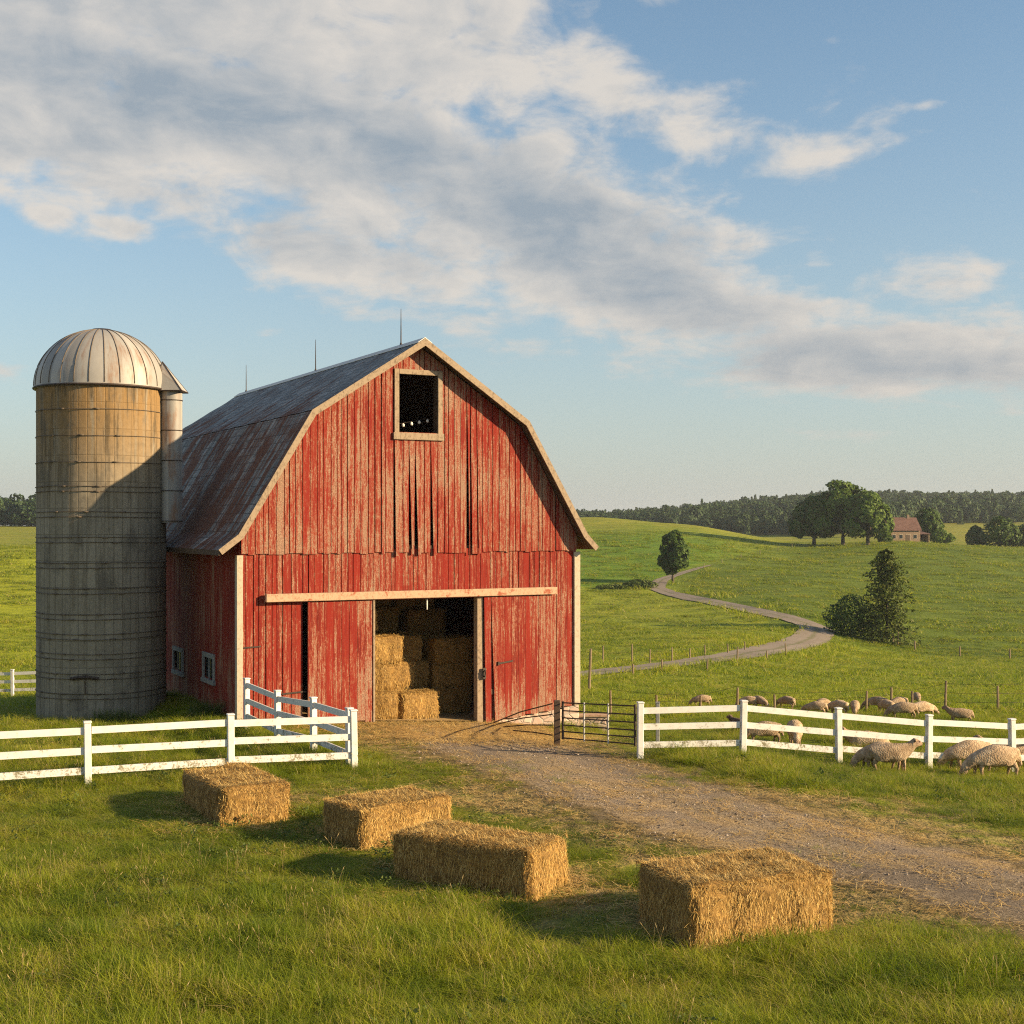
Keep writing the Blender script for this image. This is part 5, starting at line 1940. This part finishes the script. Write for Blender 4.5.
# ------------------------------------------------------------------ trees and shrubs
def crown(lobes, n, size, seed, mat, name='crown', hole=.05):
    r = np.random.default_rng(seed)
    L = np.array(lobes, float)
    wt = L[:, 3] * L[:, 4] + L[:, 4] * L[:, 5]; wt /= wt.sum()
    i = r.choice(len(L), n * 2, p=wt)
    d = r.normal(0, 1, (n * 2, 3)); d /= np.linalg.norm(d, axis=1)[:, None]
    q = r.uniform(0, 1, n * 2) ** .33
    q = .45 + .6 * q
    C = L[i, :3] + d * L[i, 3:] * q[:, None]
    # ragged outline and sky gaps: clumping by noise
    sc = 1.4 / L[:, 3:].max()
    nv = np.array([mnoise.noise(Vector(c) * sc * 1.7 + Vector((seed * 3.3, 0, 0))) + .5 * mnoise.noise(Vector(c) * sc * 4.5) for c in C])
    C = C + d * (nv * .16 * L[i, 3:].mean(1))[:, None]
    C = C[nv > -hole * 1.6 + .0][:n]
    dd = d[nv > -hole * 1.6][:n]
    V, Fq, rn = leaf_faces(C, dd * 1.9 + np.array((0, 0, .35)), size, r)
    return np_mesh(name, V, Fq, mat, {'rnd': rn})


def tree(name, loc, lobes, n, size, seed, mat, trunk_h, trunk_r, label, cat='tree', group=None, limbs=5):
    o = empty(name, loc, 0, label, cat, group)
    link('crown', crown(lobes, n, size, seed, mat), o)
    R = random.Random(seed)
    m = MB()
    top = Vector((lobes[0][0] * .6, lobes[0][1] * .6, trunk_h * 1.5))
    m.tube([(0, 0, -.5), (0, 0, .2), (R.uniform(-.1, .1), 0, trunk_h * .6), top * .7, top], [trunk_r * 1.5, trunk_r * 1.15, trunk_r, trunk_r * .75, trunk_r * .35], 9)
    for k in range(limbs):
        l = lobes[k % len(lobes)]
        e = Vector((l[0], l[1], l[2])) + Vector((R.uniform(-1, 1) * l[3] * .4, R.uniform(-1, 1) * l[4] * .4, R.uniform(-.1, .5) * l[5]))
        b = Vector((0, 0, trunk_h * R.uniform(.65, 1.1)))
        m.tube([b, (b + e) / 2 + Vector((0, 0, -.08 * (e - b).length)), e], [trunk_r * .5, trunk_r * .35, trunk_r * .12], 6)
    m.build('trunk', M_BARK, o, True)
    return o


def at_px(px, Y):
    x = (px - 512) / F * Y
    return Vector((x, Y, gz(x, Y)))


# lone tree by the lane
p = hit(673, 583)
k = p.y / F
tree('field_tree', p, [(0, 0, 30 * k, 13 * k, 13 * k, 20 * k), (-3 * k, 1, 22 * k, 11 * k, 11 * k, 13 * k), (4 * k, -1, 26 * k, 11 * k, 11 * k, 15 * k), (1 * k, 0, 44 * k, 8 * k, 8 * k, 9 * k)],
     6500, .75, 21, M_LEAF_DARK, 9 * k, .28, 'lone oval dark green tree where the lane bends')

# big trees in front of the farmhouse
def big(px, Y, wpx, hpx, lobes, n, seed, mat, label, leaf=1.2):
    loc = at_px(px, Y)
    s = Y / F
    L = [(a * wpx * s, b * wpx * s, c * hpx * s, d * wpx * s, d * wpx * s, e * hpx * s) for a, b, c, d, e in lobes]
    return tree('farm_tree', loc, L, n, leaf, seed, mat, hpx * s * .17, .55, label, 'tree', 'old trees round the farmhouse', 7)


big(843, 415, 68, 64, [(0, 0, .62, .34, .30), (-.22, .1, .50, .26, .24), (.24, -.1, .52, .27, .25), (-.05, 0, .84, .24, .16), (.16, 0, .76, .2, .17), (-.3, 0, .30, .2, .16), (.3, 0, .32, .2, .17)], 8500, 41, M_LEAF,
    'tallest broad round-topped tree in the clump beside the farmhouse')
big(814, 418, 46, 50, [(0, 0, .55, .42, .36), (-.3, 0, .38, .26, .22), (.25, 0, .40, .28, .24), (.05, 0, .82, .26, .17)], 5500, 42, M_LEAF_DARK, 'darker lower tree at the left end of the farmhouse clump')
big(868, 408, 46, 54, [(0, 0, .55, .42, .34), (-.25, 0, .36, .3, .22), (.28, 0, .38, .28, .24), (0, 0, .80, .28, .18)], 5500, 43, M_LEAF, 'leafy tree touching the left end of the farmhouse')
big(927, 452, 30, 36, [(0, 0, .60, .42, .34), (-.2, 0, .40, .3, .22), (.25, 0, .42, .3, .24)], 3200, 44, M_LEAF_DARK, 'small dark tree at the right end of the farmhouse')
big(939, 446, 20, 16, [(0, 0, .45, .5, .4), (.4, 0, .35, .4, .3)], 1100, 45, M_LEAF, 'low bush right of the small dark tree by the farmhouse', .9)

big(884, 422, 13, 10, [(0, 0, .45, .5, .45), (.35, 0, .35, .35, .35)], 600, 46, M_LEAF_DARK, 'low bush before the left corner of the farmhouse', .8)

# spruce at the foot of the hill
def spruce(px, py, hpx, wpx, label, seed):
    p = hit(px, py)
    s = p.y / F
    Hh, Wd = hpx * s, wpx * s / 2
    o = empty('spruce', p, 0, label, 'tree')
    r = np.random.default_rng(seed)
    Cs, Ns = [], []
    nb = 300
    m = MB()
    m.tube([(0, 0, -.4), (0, 0, Hh * .5), (0.1, 0, Hh * .97)], [.24, .15, .03], 8)
    for k in range(nb):
        t = (k + r.uniform()) / nb
        z = Hh * (.03 + .95 * t)
        prof = np.interp(t, [0, .10, .28, .5, .75, .90, .97, 1], [.92, 1.0, .82, .70, .60, .46, .30, .10])
        a = k * 2.399 + r.normal(0, .3)
        L = Wd * prof * r.uniform(.45, 1.2)
        dirv = np.array((math.cos(a), math.sin(a), 0))
        nn = 26
        q = r.uniform(.12, 1, nn) ** .8
        c = dirv * (L * q)[:, None] + np.c_[np.zeros(nn), np.zeros(nn), z - .28 * L * q + .10 * L * q ** 2]
        side = np.array((-math.sin(a), math.cos(a), 0))
        c += side * (r.normal(0, .13, nn) * L * (1.1 - q * .6))[:, None] + np.c_[np.zeros((nn, 2)), r.normal(0, .10, nn)]
        Cs.append(c); Ns.append(np.tile((0, 0, .8), (nn, 1)) + dirv * .4)
        if k % 5 == 0:
            m.tube([(0, 0, z), tuple(dirv * L * .7 + np.array((0, 0, z - .22 * L)))], [.05, .012], 5)
    V, Fq, rn = leaf_faces(np.concatenate(Cs), np.concatenate(Ns), .42, r, .55)
    link('crown', np_mesh('crown', V, Fq, M_NEEDLE, {'rnd': rn}), o)
    m.build('trunk', M_BARK, o, True)
    return o


spruce(887, 643, 95, 72, 'tall dark spruce standing at the foot of the hill', 61)


def bush(px, py, wpx, hpx, n, seed, mat, label, cat='bush', leaf=.4, dY=0, name='bush', group=None):
    p = hit(px, py)
    if dY:
        p = at_px(px, p.y + dY)
    s = p.y / F
    w, h = wpx * s, hpx * s
    lob = [(0, 0, .45 * h, .36 * w, .36 * w, .48 * h), (-.28 * w, .05 * w, .35 * h, .24 * w, .26 * w, .36 * h), (.28 * w, -.05 * w, .34 * h, .24 * w, .26 * w, .36 * h), (.08 * w, .2 * w, .62 * h, .2 * w, .2 * w, .32 * h)]
    o = empty(name, p, 0, label, cat, group)
    link('foliage', crown(lob, n, leaf, seed, mat, 'foliage', .1), o)
    m = MB()
    R = random.Random(seed)
    for k in range(5):
        m.tube([(R.uniform(-.1, .1), R.uniform(-.1, .1), -.2), (R.uniform(-.2, .2) * w, R.uniform(-.15, .15) * w, .55 * h)], [.05, .015], 5)
    m.build('stems', M_BARK, o)
    return o


bush(852, 636, 54, 44, 3400, 71, M_LEAF_DARK, 'dark rounded bush at the left foot of the spruce')
bush(640, 588, 34, 9, 1200, 73, M_SHRUB, 'low scrubby hedge on the left of the lane bend', 'hedge', .5, 0, 'hedge')
bush(612, 589, 30, 5, 700, 74, M_SHRUB, 'thin weedy hedge running left from the lane bend', 'hedge', .5, 0, 'hedge')
# trees beyond the crest at the far right
for k, (px, Y, w, h, lab) in enumerate([(976, 455, 17, 20, 'small round tree behind the crest left of the bushy row'), (1001, 450, 34, 30, 'bushy tree behind the crest at the right edge'),
                                        (1033, 452, 40, 26, 'broad tree behind the crest cut by the right edge')]):
    p = at_px(px, Y); s = Y / F
    ws, hs = w * s, h * s
    tree('crest_tree', p, [(0, 0, hs * .48, ws * .42, ws * .42, hs * .48), (-ws * .28, 0, hs * .36, ws * .3, ws * .3, hs * .36), (ws * .28, 0, hs * .36, ws * .3, ws * .3, hs * .36), (0, 0, hs * .75, ws * .25, ws * .25, hs * .25)],
         2600, 1.0, 81 + k, M_LEAF_DARK, hs * .12, .2, lab, 'tree', 'trees beyond the hill crest')
# weeds against silo and barn
for k, (x, y, w, h, lab) in enumerate([(-12.2, 41.0, 1.3, .55, 'dark weeds at the right foot of the silo'), (-9.35, 40.6, 1.0, .6, 'weeds against the foot of the shaded barn wall')]):
    o = empty('weeds', (x, y, gz(x, y)), 0, lab, 'weeds')
    V, Fq, rn = blades(520, .5, .35, 1.0, .022, .5, 90 + k)
    V = V * np.array((w, w * .5, h))
    link('foliage', np_mesh('foliage', V, Fq, M_SHRUB, {'rnd': rn}), o)


# ------------------------------------------------------------------ far woods
def build_woods():
    ps = []
    for k in range(6):
        r = np.random.default_rng(100 + k)
        if k < 4:
            w = r.uniform(4.2, 6)
            lob = [(0, 0, 8.5, w, w, 5.2), (r.uniform(-2, 2), r.uniform(-2, 2), 11, w * .6, w * .6, 3.2), (r.uniform(-3, 3), r.uniform(-3, 3), 6, w * .7, w * .7, 3.5)]
            me = crown(lob, 420, 1.9, 100 + k, M_WOODS, 'woods_tree', .1)
        else:
            n = 300
            t = r.uniform(0, 1, n); a = r.uniform(0, 6.28, n); q = 3.0 * (1 - t) ** .8 * r.uniform(.5, 1, n) + .2
            V, Fq, rn = leaf_faces(np.c_[q * np.cos(a), q * np.sin(a), 1.5 + 14 * t], np.c_[np.cos(a), np.sin(a), .6 + 0 * a], 1.7, r)
            me = np_mesh('woods_tree', V, Fq, M_WOODS, {'rnd': rn})
        ps.append(proto('woods_tree.%03d' % k, me))
    n = 60000
    Y = np.sqrt(rng.uniform(620 ** 2, 1650 ** 2, n)); X = rng.uniform(-.62, .62, n) * Y
    px = 512 + F * X / Y
    start = np.interp(px, [-300, 60, 200, 420, 560, 640, 740, 790, 860, 930, 1000, 1100, 1400], [665, 670, 700, 800, 900, 860, 760, 720, 690, 800, 830, 830, 780])
    start = start + 60 * (vnoise(X, Y, 120, 21) - .5)
    dens = np.where(Y > start, 1.0, 0.0)
    # clearings and a few scattered trees in front of the wood
    dens *= np.where((Y - start > 60) & (vnoise(X, Y, 170, 23) > .86), .15, 1)
    dens = np.maximum(dens, .03 * ((start - Y) < 60) * (px > 700) * (Y > 640))
    dens *= np.where(px < 400, (Y < 900) * 1.0, 1.0)
    ok = rng.uniform(0, 1, n) < dens * .55
    X, Y = X[ok], Y[ok]; n = len(X)
    s = .8 * rng.uniform(.72, 1.2, n) * (.9 + .3 * vnoise(X, Y, 60, 25))
    kind = np.where(rng.uniform(0, 1, n) < .16, rng.integers(4, 6, n), rng.integers(0, 4, n))
    print('woods', n)
    scatter('woods', np.c_[X, Y, zt(X, Y) - .6], np.c_[np.zeros(n), np.zeros(n), rng.uniform(0, 6.28, n)], np.c_[s, s, s * rng.uniform(.85, 1.2, n)], kind, ps,
            'distant dark green woods covering the hills on the horizon', 'woods')


build_woods()


# ------------------------------------------------------------------ farmhouse on the hill, shed in the valley
M_HWALL = mat_stone('house_masonry', ((0.15, 0.10, 0.065), (0.28, 0.20, 0.14)))
M_HROOF = mat_plain('clay_roof', (0.085, 0.042, 0.034), (0.15, 0.082, 0.066), 1.2, 0.85)
M_PALE = mat_plain('pale_wall', (0.20, 0.20, 0.18), (0.28, 0.28, 0.26), 1.0, 0.8)
M_GREYROOF = mat_plain('grey_roof', (0.20, 0.21, 0.22), (0.28, 0.29, 0.30), 1.0, 0.7)


def build_house():
    loc = at_px(899, 434)
    x0 = loc.x
    o = empty('farmhouse', loc, rad(10), 'old stone farmhouse with a faded red roof among trees on the hill', 'house')
    L, W, H, RH = 11.2, 7.0, 3.9, 3.7
    w = MB()
    w.box((-L / 2, -W / 2, -2), (L / 2, W / 2, H))
    for sx in (-1, 1):
        x = sx * L / 2
        w.add([(x, -W / 2, H), (x, W / 2, H), (x, 0, H + RH - .1), (x - sx * .3, -W / 2, H), (x - sx * .3, W / 2, H), (x - sx * .3, 0, H + RH - .1)], [(0, 1, 2), (5, 4, 3), (0, 2, 5, 3), (1, 4, 5, 2)])
    w.build('wall', M_HWALL, o)
    r = MB()
    for sy in (-1, 1):
        a = [(-L / 2 - .4, sy * (W / 2 + .5), H - .45), (L / 2 + .4, sy * (W / 2 + .5), H - .45), (L / 2 + .4, 0, H + RH), (-L / 2 - .4, 0, H + RH)]
        r.hexa(a, [(x, y, z + .18) for x, y, z in a])
    rf = r.build('roof', M_HROOF, o)
    c = MB(); c.box((2.6, -.4, H + RH - .5), (3.4, .4, H + RH + 1.1)); c.build('chimney', M_HWALL, rf)
    def opening(nm, x, z0, wd, ht, mat):
        f = MB()
        f.box((x - wd / 2 - .12, -W / 2 - .06, z0 - .1), (x + wd / 2 + .12, -W / 2 - .005, z0 + ht + .12))
        f = f.build(nm, M_CREAM, o)
        q = MB(); q.box((x - wd / 2, -W / 2 - .10, z0), (x + wd / 2, -W / 2 - .063, z0 + ht)); q.build('pane' if nm == 'window' else 'door_leaf', mat, f)
    opening('door', 1.4, 0, 1.3, 2.2, M_DARKWOOD)
    opening('window', -1.0, 1.0, 1.0, 1.2, M_GLASS); opening('window', -3.4, 1.0, 1.0, 1.2, M_GLASS); opening('window', 3.9, 1.0, 1.0, 1.2, M_GLASS)
    # lean-to with an open dark front
    m = MB()
    m.box((L / 2 + .02, -W / 2 + .5, -2), (L / 2 + .3, W / 2 - .6, 2.3)); m.build('lean_to', M_HWALL, o); m = MB(); m.box((L / 2 + 3.2, -W / 2 + .5, -2), (L / 2 + 3.5, W / 2 - .6, 2.3)); m.build('lean_to', M_HWALL, o); m = MB(); m.box((L / 2 + .3, W / 2 - .9, -2), (L / 2 + 3.2, W / 2 - .6, 2.3))
    m.build('lean_to', M_HWALL, o)
    m = MB()
    a = [(L / 2 - .0, -W / 2 + .2, 2.32), (L / 2 + 3.8, -W / 2 + .2, 2.32), (L / 2 + 3.8, W / 2 - .3, 3.1), (L / 2, W / 2 - .3, 3.1)]
    m.hexa(a, [(x, y, z + .15) for x, y, z in a]); m.build('lean_to_roof', M_HROOF, o)


build_house()


def build_shed():
    loc = at_px(760, 760)
    o = empty('far_shed', loc, rad(8), 'long low grey shed in the valley behind the field crest', 'shed')
    s = 760 / F
    L, W, H = 30 * s, 9, 2.8
    w = MB(); w.box((-L / 2, -W / 2, -2), (L / 2, W / 2, H)); w.build('wall', M_PALE, o)
    r = MB()
    for sy in (-1, 1):
        a = [(-L / 2 - .4, sy * (W / 2 + .5), H - .2), (L / 2 + .4, sy * (W / 2 + .5), H - .2), (L / 2 + .4, 0, H + 1.5), (-L / 2 - .4, 0, H + 1.5)]
        r.hexa(a, [(x, y, z + .15) for x, y, z in a])
    r.build('roof', M_GREYROOF, o)
    for k in range(3):
        d = MB(); d.box((-L / 2 + 2 + 5 * k, -W / 2 - .06, .2), (-L / 2 + 4 + 5 * k, -W / 2 - .005, 2.3)); d.build('door', M_DARKWOOD, o)


build_shed()


# ------------------------------------------------------------------ sheep
def mat_wool(name, a, b):
    m, g, out = new_mat(name)
    p = g.obj()
    n = g.noise(p, 9.0, 5, 0.7)
    f = g.n('ShaderNodeTexVoronoi', {'feature': 'F1'}, {'Vector': p, 'Scale': 26.0}).outputs[0]
    pat = g.noise(p, 2.2, 3, 0.5)
    c = g.mix(g.step(g.m('ADD', g.m('MULTIPLY', n, .6), g.m('MULTIPLY', pat, .4)), .38, .62), a + (1,), b + (1,))
    rr_ = g.rnd()
    c = g.mix(1.0, c, g.mix(rr_, (0.72, 0.70, 0.68, 1), (1.15, 1.12, 1.08, 1)), 'MULTIPLY')
    c = g.mix(g.m('MULTIPLY', g.step(g.noise(p, 3.3, 5, 0.7), .52, .68), .55), c, (0.15, 0.105, 0.07, 1))
    fc = g.attr('skin')
    c = g.mix(fc, c, (0.27, 0.18, 0.125, 1))
    c = g.mix(g.attr('dark'), c, (0.05, 0.035, 0.03, 1))
    h = g.m('ADD', g.m('MULTIPLY', f, -1.0), g.m('MULTIPLY', n, .8))
    finish(g, out, c, 0.95, g.bump(h, .7, .02), 0.08)
    return m


M_WOOL = mat_wool('wool', (0.33, 0.235, 0.15), (0.53, 0.415, 0.29))
M_WOOLDARK = mat_wool('dark_wool', (0.075, 0.055, 0.04), (0.16, 0.12, 0.085))


def sheep_mesh(head='graze', seed=0, turn=0.0, mat=None, lie=False):
    """one continuous body grown from a jointed skeleton; faces +x; about 1.25 m long"""
    r = random.Random(seed)
    N, E, Rd = [], [], []

    def node(p, rr, parent=None):
        N.append(Vector(p)); Rd.append(rr if hasattr(rr, '__len__') else (rr, rr))
        if parent is not None:
            E.append((parent, len(N) - 1))
        return len(N) - 1
    pel = node((-.40, 0, .56), (.250, .255))
    b1 = node((-.18, 0, .55), (.295, .285), pel)
    b2 = node((.08, 0, .55), (.295, .285), b1)
    ch = node((.33, 0, .56), (.250, .255), b2)
    rump = node((-.54, 0, .54), (.185, .20), pel)
    tail = node((-.66, 0, .42), (.055, .055), rump)
    node((-.675, 0, .30), (.035, .035), tail)
    s_, c_ = math.sin(turn), math.cos(turn)
    if head == 'graze':
        nk = node((.54, .02, .45), (.150, .155), ch)
        nk2 = node((.67 + .0, .10 * s_, .30), (.110, .115), nk)
        hd = node((.75, .14 * s_, .20), (.085, .09), nk2)
        mz = node((.81, .17 * s_, .075), (.055, .06), hd)
        node((.825, .18 * s_, .02), (.04, .045), mz)
        ear = (.70, .14 * s_, .26); ed = (-.08, .13, .02)
    else:
        nk = node((.54, .02, .68), (.155, .165), ch)
        nk2 = node((.62 + .05 * c_, .07 * s_, .78), (.115, .12), nk)
        hd = node((.68 + .07 * c_, .13 * s_, .85), (.100, .108), nk2)
        mz = node((.68 + .20 * c_, .13 * s_ + .17 * s_, .785), (.068, .072), hd)
        node((.68 + .27 * c_, .13 * s_ + .23 * s_, .75), (.045, .05), mz)
        ear = (.66 + .05 * c_, .13 * s_, .90); ed = (-.03, .15, -.03)
    for sg in (-1, 1):
        e0 = (ear[0] + ed[0] * .3, ear[1] + sg * .07 * c_, ear[2]); e1 = (ear[0] + ed[0], ear[1] + sg * ed[1] * max(.3, c_), ear[2] + ed[2])
        a = node(e0, (.030, .042), hd); node(e1, (.016, .030), a)
    for sg in (-1, 1):
        st = r.uniform(-.05, .05)
        if not lie:
            sh = node((.33, sg * .12, .40), (.085, .085), ch)
            kn = node((.35 + st, sg * .125, .24), (.042, .042), sh)
            ft = node((.34 + st * 1.6, sg * .125, .07), (.030, .030), kn)
            node((.36 + st * 1.7, sg * .125, .0), (.036, .034), ft)
            st = r.uniform(-.06, .06)
            hp = node((-.42, sg * .12, .40), (.105, .10), pel)
            hk = node((-.50 + st, sg * .125, .255), (.045, .045), hp)
            ft = node((-.46 + st * 1.4, sg * .125, .07), (.030, .030), hk)
            node((-.44 + st * 1.4, sg * .125, .0), (.036, .034), ft)
        else:
            sh = node((.36, sg * .17, .36), (.07, .07), ch); node((.50, sg * .16, .32), (.04, .04), sh)
            hp = node((-.38, sg * .2, .38), (.10, .10), pel); node((-.18, sg * .24, .32), (.045, .045), hp)
    me = bpy.data.meshes.new('sheep_skeleton')
    me.from_pydata([tuple(v) for v in N], E, [])
    o = bpy.data.objects.new('sheep_skeleton', me)
    COL.objects.link(o)
    sk = o.modifiers.new('skin', 'SKIN')
    for v, rr in zip(me.skin_vertices[0].data, Rd):
        v.radius = rr
    me.skin_vertices[0].data[0].use_root = True
    sk.use_smooth_shade = True
    sub = o.modifiers.new('sub', 'SUBSURF'); sub.levels = 2; sub.render_levels = 2
    dg = bpy.context.evaluated_depsgraph_get()
    out = bpy.data.meshes.new_from_object(o.evaluated_get(dg))
    out.name = 'sheep'
    bpy.data.objects.remove(o)
    n = len(out.vertices)
    V = np.empty(n * 3, np.float32); out.vertices.foreach_get('co', V); V = V.reshape(-1, 3)
    hdp, mzp = np.array(N[hd]), np.array(N[mz])
    dh = np.minimum(np.linalg.norm(V - hdp, axis=1), np.linalg.norm(V - mzp, axis=1))
    skin = np.maximum(1 - sstep(dh, .07, .15), (1 - sstep(V[:, 2], .16, .28)) * (V[:, 0] < .52)) if not lie else 1 - sstep(dh, .07, .15)
    # fleece: lumpy where there is wool
    Nr = np.empty(n * 3, np.float32); out.vertices.foreach_get('normal', Nr); Nr = Nr.reshape(-1, 3)
    lump = np.array([mnoise.noise(Vector(v) * 8 + Vector((seed, 0, 0))) + .5 * mnoise.noise(Vector(v) * 15) for v in V])
    V = V + Nr * (lump * .015 * (1 - skin))[:, None]
    if lie:
        V[:, 2] = np.maximum(V[:, 2] - .30, -.02)
    # eyes and nostril patch are darker skin
    tipd = np.linalg.norm(V - np.array(N[mz + 1]), axis=1)
    dark = .8 * (1 - sstep(tipd, .02, .06))
    side = np.array((s_ * -1.0, c_, 0)) if head != 'graze' else np.array((0, 1, 0))
    for sg in (-1, 1):
        ep = hdp * .62 + mzp * .38 + side * sg * .07 + np.array((0, 0, .03 if head != 'graze' else .01)) + (np.array((.03, 0, 0)) if head == 'graze' else 0)
        dark = np.maximum(dark, 1 - sstep(np.linalg.norm(V - ep, axis=1), .022, .042))
    out.vertices.foreach_set('co', V.astype(np.float32).ravel())
    for nm, val in (('skin', skin), ('dark', dark)):
        at = out.attributes.new(nm, 'FLOAT', 'POINT'); at.data.foreach_set('value', val.astype(np.float32))
    out.polygons.foreach_set('use_smooth', [True] * len(out.polygons))
    out.materials.clear()
    out.materials.append(mat or M_WOOL)
    out.update()
    return out


SM = {('g', k): sheep_mesh('graze', k, t) for k, t in ((0, 0.0), (1, .6), (2, -.6))}
SM[('u', 0)] = sheep_mesh('up', 5, 0.35)
SM[('u', 1)] = sheep_mesh('up', 6, -.9)
SM[('l', 0)] = sheep_mesh('up', 7, .5, None, True)
SM[('d', 0)] = sheep_mesh('up', 8, .2, M_WOOLDARK)
FLOCK = [  # px, py of the feet, mesh, heading (deg, 0 = facing right), size, label
    (701, 707, ('g', 0), 178, 1.0, 'sheep at the left end of the flock, only its back above the fence rail'),
    (748, 709, ('g', 1), 165, 1.0, 'sheep grazing left just beside the second white fence post'),
    (760, 709, ('g', 0), -60, 1.0, 'sheep with its rump turned, overlapping the sheep by the second fence post'),
    (786, 709, ('g', 2), 130, 1.0, 'sheep grazing just right of a thin dark wire-fence post'),
    (815, 716, ('g', 0), 160, 1.0, 'sheep with a greyish back cut off by the top rail'),
    (824, 711, ('g', 1), 40, .95, 'sheep half hidden behind the greyish-backed sheep'),
    (838, 715, ('g', 2), 130, 1.05, 'sheep grazing beside the third white fence post'),
    (855, 715, ('g', 0), 255, 1.0, 'sheep seen end-on, to the right of the third white fence post'),
    (876, 711, ('g', 1), 150, 1.05, 'sheep behind a companion at the left of the middle group'),
    (886, 714, ('g', 2), 110, 1.0, 'sheep with dark flank in front of the left pair of the middle group'),
    (898, 711, ('g', 0), 200, 1.0, 'sheep with a grey back at the rear of the middle group'),
    (917, 704, ('g', 1), 262, .95, 'sheep farthest up the slope, beside a wire-fence post'),
    (902, 720, ('g', 0), 176, 1.18, 'longest sheep standing broadside in front of the middle group'),
    (924, 718, ('g', 2), 20, 1.12, 'pale sheep broadside at the right of the middle group'),
    (960, 724, ('u', 1), 172, 1.0, 'sheep alone at the right with its head held high'),
    (739, 734, ('d', 0), 120, .66, 'small dark-headed sheep half behind the second fence post'),
    (763, 745, ('g', 1), 185, .95, 'sheep seen between the lower fence rails, left one of two'),
    (795, 745, ('g', 0), 262, 1.0, 'sheep seen from behind between the lower fence rails'),
    (866, 748, ('l', 0), 175, 1.1, 'sheep lying in the grass behind the fence rails'),
    (879, 771, ('g', 0), 183, 1.16, 'sheep grazing leftwards, mostly hidden behind the sheep looking right'),
    (890, 773, ('u', 0), 2, 1.16, 'sheep in front of the fence looking to the right with raised head'),
    (968, 771, ('g', 2), 190, 1.30, 'sheep grazing with head down behind the nearest sheep'),
    (1004, 769, ('u', 0), 165, 1.22, 'sheep at the fence behind the nearest one, only its back and head showing'),
    (993, 779, ('g', 0), 186, 1.36, 'nearest sheep, broadside and grazing at the right edge'),
]
for px, py, key, a, s, lab in FLOCK:
    p = hit(px, py)
    o = link('sheep', SM[key], None, p)
    o.rotation_euler = (0, 0, rad(a)); s = s * (.67 if py < 726 else .88 if py < 760 else .80); o.scale = (s, s, s)
    tag(o, lab, 'sheep', 'flock of cream sheep grazing')


# ------------------------------------------------------------------ air
def build_haze():
    m, g, out = new_mat('haze')
    v = g.n('ShaderNodeVolumePrincipled', None, {'Color': (0.80, 0.86, 0.92, 1), 'Density': HAZE, 'Anisotropy': 0.25})
    g.t.links.new(v.outputs[0], out.inputs['Volume'])
    b = MB()
    b.box((-4300, -430, ZMIN - 1.0), (4300, 3330, 52))
    o = b.build('haze', m)
    tag(o, 'thin pale haze in the evening air over the fields', 'haze', kind='stuff')


HAZE = 0.00011
build_haze()
